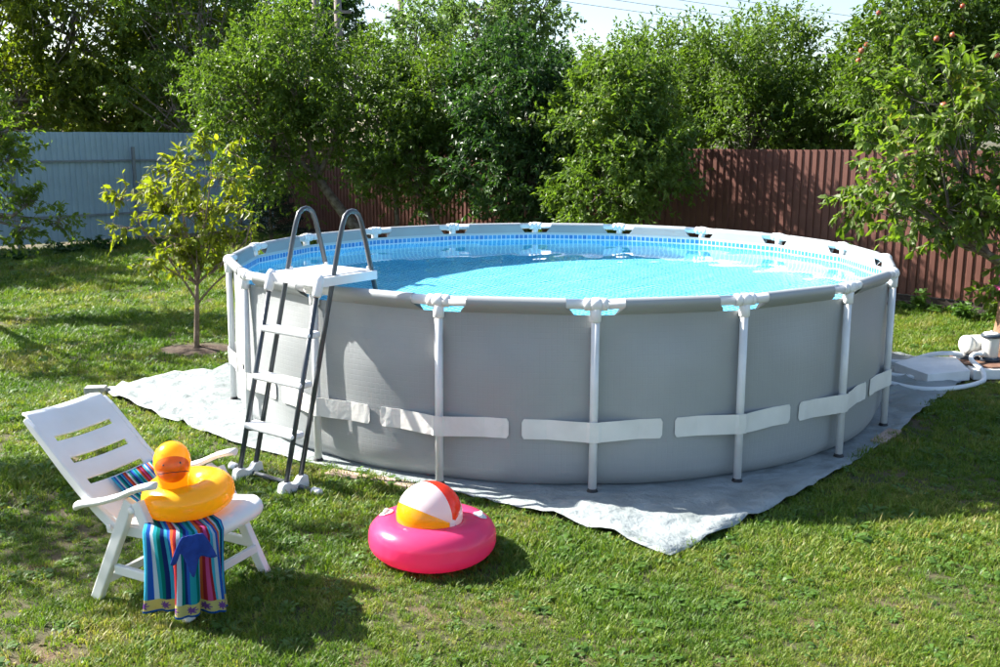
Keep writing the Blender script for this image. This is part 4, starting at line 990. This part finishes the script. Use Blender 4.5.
tree('far_tree', 'dark hedge-like tree low behind the grey fence', onground(80, 33), [BL(-80,60,60,165,33,1.8,1), BL(40,180,70,165,33,1.8,1), BL(160,330,60,165,33,1.8,1.1)], 'leaf_dark', 12000, .2, trunk_r=.2, twig=.8, seed=23, group='far trees')
# small conifer in front of the fence corner
def conifer(base, h, rad, label):
    t = thing('pine_tree', base, label, 'tree'); g = np.random.default_rng(31)
    mb = MB(); mb.tube([(0,0,-.05),(0,0,h)], [.05,.012], 7); PP, AA = [], []
    for k in range(58):
        z = h*(.12+.86*(k/58)); a = k*2.4; ln = rad*(1-z/h)**.7*g.uniform(.75,1.15)+.06; d = np.array([math.cos(a), math.sin(a), .15])
        e = np.array([0,0,z])+d*ln; mb.tube([(0,0,z), tuple(e)], [.012,.004], 4, cap=False)
        m = 130; s = g.uniform(.2,1.05,m)[:,None]; PP.append(np.array([0,0,z])+d*ln*s+g.normal(size=(m,3))*.045*ln); AA.append(unit(d+g.normal(size=(m,3))*.8+np.array([0,0,.2])))
    P = np.concatenate(PP); A = np.concatenate(AA); mb.build('trunk', M['bark'], t)
    link_mesh('crown', leaves_mesh(P, A, unit(g.normal(size=P.shape)), g.uniform(.07,.13,len(P)), np.full(len(P), .014), False), t, M['needle'])
conifer(onground(274, 20.5), 1.75, .62, 'small dark pine tree in front of the fence corner')

# weeds and shrubs along the fences and planter
def weed(name, base, label, n, h, spread, size, leaf='weed', ratio=.6, flowers=0, cat='plant', group=None, parent=None, seed=0):
    g = np.random.default_rng(seed+200); base = Vector(base)
    t = parent or thing(name, base, label, cat, group); mb = MB(); PP, AA, NN = [], [], []; tips = []
    for k in range(n):
        a = g.uniform(0, 6.28); e = np.array([math.cos(a)*spread*g.uniform(.2,1), math.sin(a)*spread*g.uniform(.2,1), h*g.uniform(.55,1.05)]); s0 = e*np.array([.25,.25,0])
        md = s0*.6+e*.4+np.array([0,0,h*.12]); path = smooth_path([s0, md, e], 5); mb.tube(path, list(np.linspace(.006,.002,len(path))), 4, cap=False); tips.append(e)
        m = 12; s = g.uniform(.25,1,m); q = np.array([path[int(x*(len(path)-1))] for x in s]); PP.append(q); aa = unit(g.normal(size=(m,3))*np.array([1,1,.45])+np.array([0,0,.15])); AA.append(aa); NN.append(unit(np.array([0,0,1])+g.normal(size=(m,3))*.4))
    P = np.concatenate(PP); off = np.array(base-t.location) if parent else np.zeros(3)
    mb.v = [(v[0]+off[0], v[1]+off[1], v[2]+off[2]) for v in mb.v]
    mb.build('stem', M['weed'], t)
    link_mesh('foliage', leaves_mesh(P+off, np.concatenate(AA), np.concatenate(NN), size*g.uniform(.6,1.2,len(P)), size*ratio*g.uniform(.7,1.1,len(P)), True), t, M[leaf])
    for k in range(flowers):
        e = tips[k % len(tips)]+g.normal(size=3)*.03+off; fm = MB()
        for j in range(5):
            a = j*1.257; d = Vector((math.cos(a), math.sin(a), .3)); sd = Vector((-math.sin(a), math.cos(a), 0))
            fm.add([(0,0,0), d*.018+sd*.012, d*.028, d*.018-sd*.012], [(0,1,2,3)], True)
        fo = fm.build('flower', M['flower'], t); fo.location = e; fo.rotation_euler = (g.uniform(-1,1), g.uniform(-1,1), g.uniform(0,6))
    return t
weed('leaves', Vector((5.13,9.84,.54)), None, 16, .24, .17, .05, flowers=16, parent=sp_, seed=1)
fw = 'weeds along the foot of the brown fence'
for i, (px, Y, h, s, n, lab) in enumerate(((905,12.6,.12,.2,9,'low broad-leaved weed beside the last pool post on the right'),(921,12.45,.34,.16,8,'taller leafy weed at the foot of the fence right of the pool'),(940,12.35,.12,.3,10,'flat clump of weeds under the brown fence between two taller ones'),(965,11.8,.24,.16,16,'round bright green bush on the lawn behind the pump'),(985,11.9,.12,.25,9,'low weeds beside the stump planter at the fence'))):
    weed('weed_plant', onground(px, Y)-Vector((0,0,.01)), lab, n, h, s, .085, group=fw, seed=10+i)
for i, (px, Y, h, s, n, lab) in enumerate(((575,13.2,.95,.35,16,'leafy shrub behind the pool rim at the cherry tree'),(612,13.2,.95,.40,18,'leafy shrub rising behind the pool rim under the apple tree'),(650,13.3,.85,.35,16,'leafy shrub behind the pool rim at the start of the sunlit fence'),(686,13.6,.70,.30,12,'small leafy shrub at the foot of the sunlit brown fence'))):
    weed('shrub', onground(px, Y)-Vector((0,0,.01)), lab, n, h, s, .11, cat='shrub', group='shrubs behind the pool', seed=30+i)
for i, (px, Y, h, s, n, lab) in enumerate(((70,18.6,.25,.5,14,'low dark weeds at the grey fence post'),(112,19.4,.30,.5,14,'low dark weeds at the grey fence behind the young tree'),(20,17.8,.18,.5,12,'low dark weeds at the grey fence near the left edge'))):
    weed('weed_plant', onground(px, Y)-Vector((0,0,.01)), lab, n, h, s, .12, leaf='leaf_dark', group='weeds along the grey fence', seed=50+i)

# ------------------------------------------------------------------ utility poles and wires
def pole(px, Y, ytop, label, arms=()):
    b = onground(px, Y); t = thing('utility_pole', b, label, 'pole', 'utility poles'); h = at(px, ytop, Y).z
    mb = MB(); mb.tube([(0,0,-.2),(0,0,h)], [.17,.12], 10); mb.build('shaft', M['pole'], t)
    for z, l in arms:
        mb = MB(); mb.box((0,0,z), (l,.1,.1)); mb.build('crossarm', M['pole'], t)
    return h
pole(405.5, 42, -40, 'single utility pole standing against the white sky', ((7.05,1.3),))
pole(325, 36, -50, 'left one of the two tied utility poles')
pole(346, 36, -50, 'right one of the two tied utility poles')
a, b = at(325,2,36), at(346,13,36)
mb = MB(); mb.box(((a.x+b.x)/2, 35.83, at(335,13,36).z), (1.1,.09,.10)); tag(mb.build('pole_brace', M['pole']), 'horizontal brace joining the two tied utility poles', 'brace')
def wire(x0, y0, Y0, x1, y1, Y1, label):
    A, B = at(x0,y0,Y0), at(x1,y1,Y1); mb = MB()
    mb.tube([A.lerp(B, k/16)-Vector((0,0,1.2*(k/16)*(1-k/16))) for k in range(17)], .011, 4); tag(mb.build('power_line', M['wire']), label, 'wire', 'power lines across the sky')
for i, (y0, y1) in enumerate(((-12,52),(-2,58),(8,66),(18,71))):
    wire(405, y0-40, 42, 1150, y1-2, 60, ('topmost','second','third','lowest')[i]+' thin power line crossing the pale sky on the right')
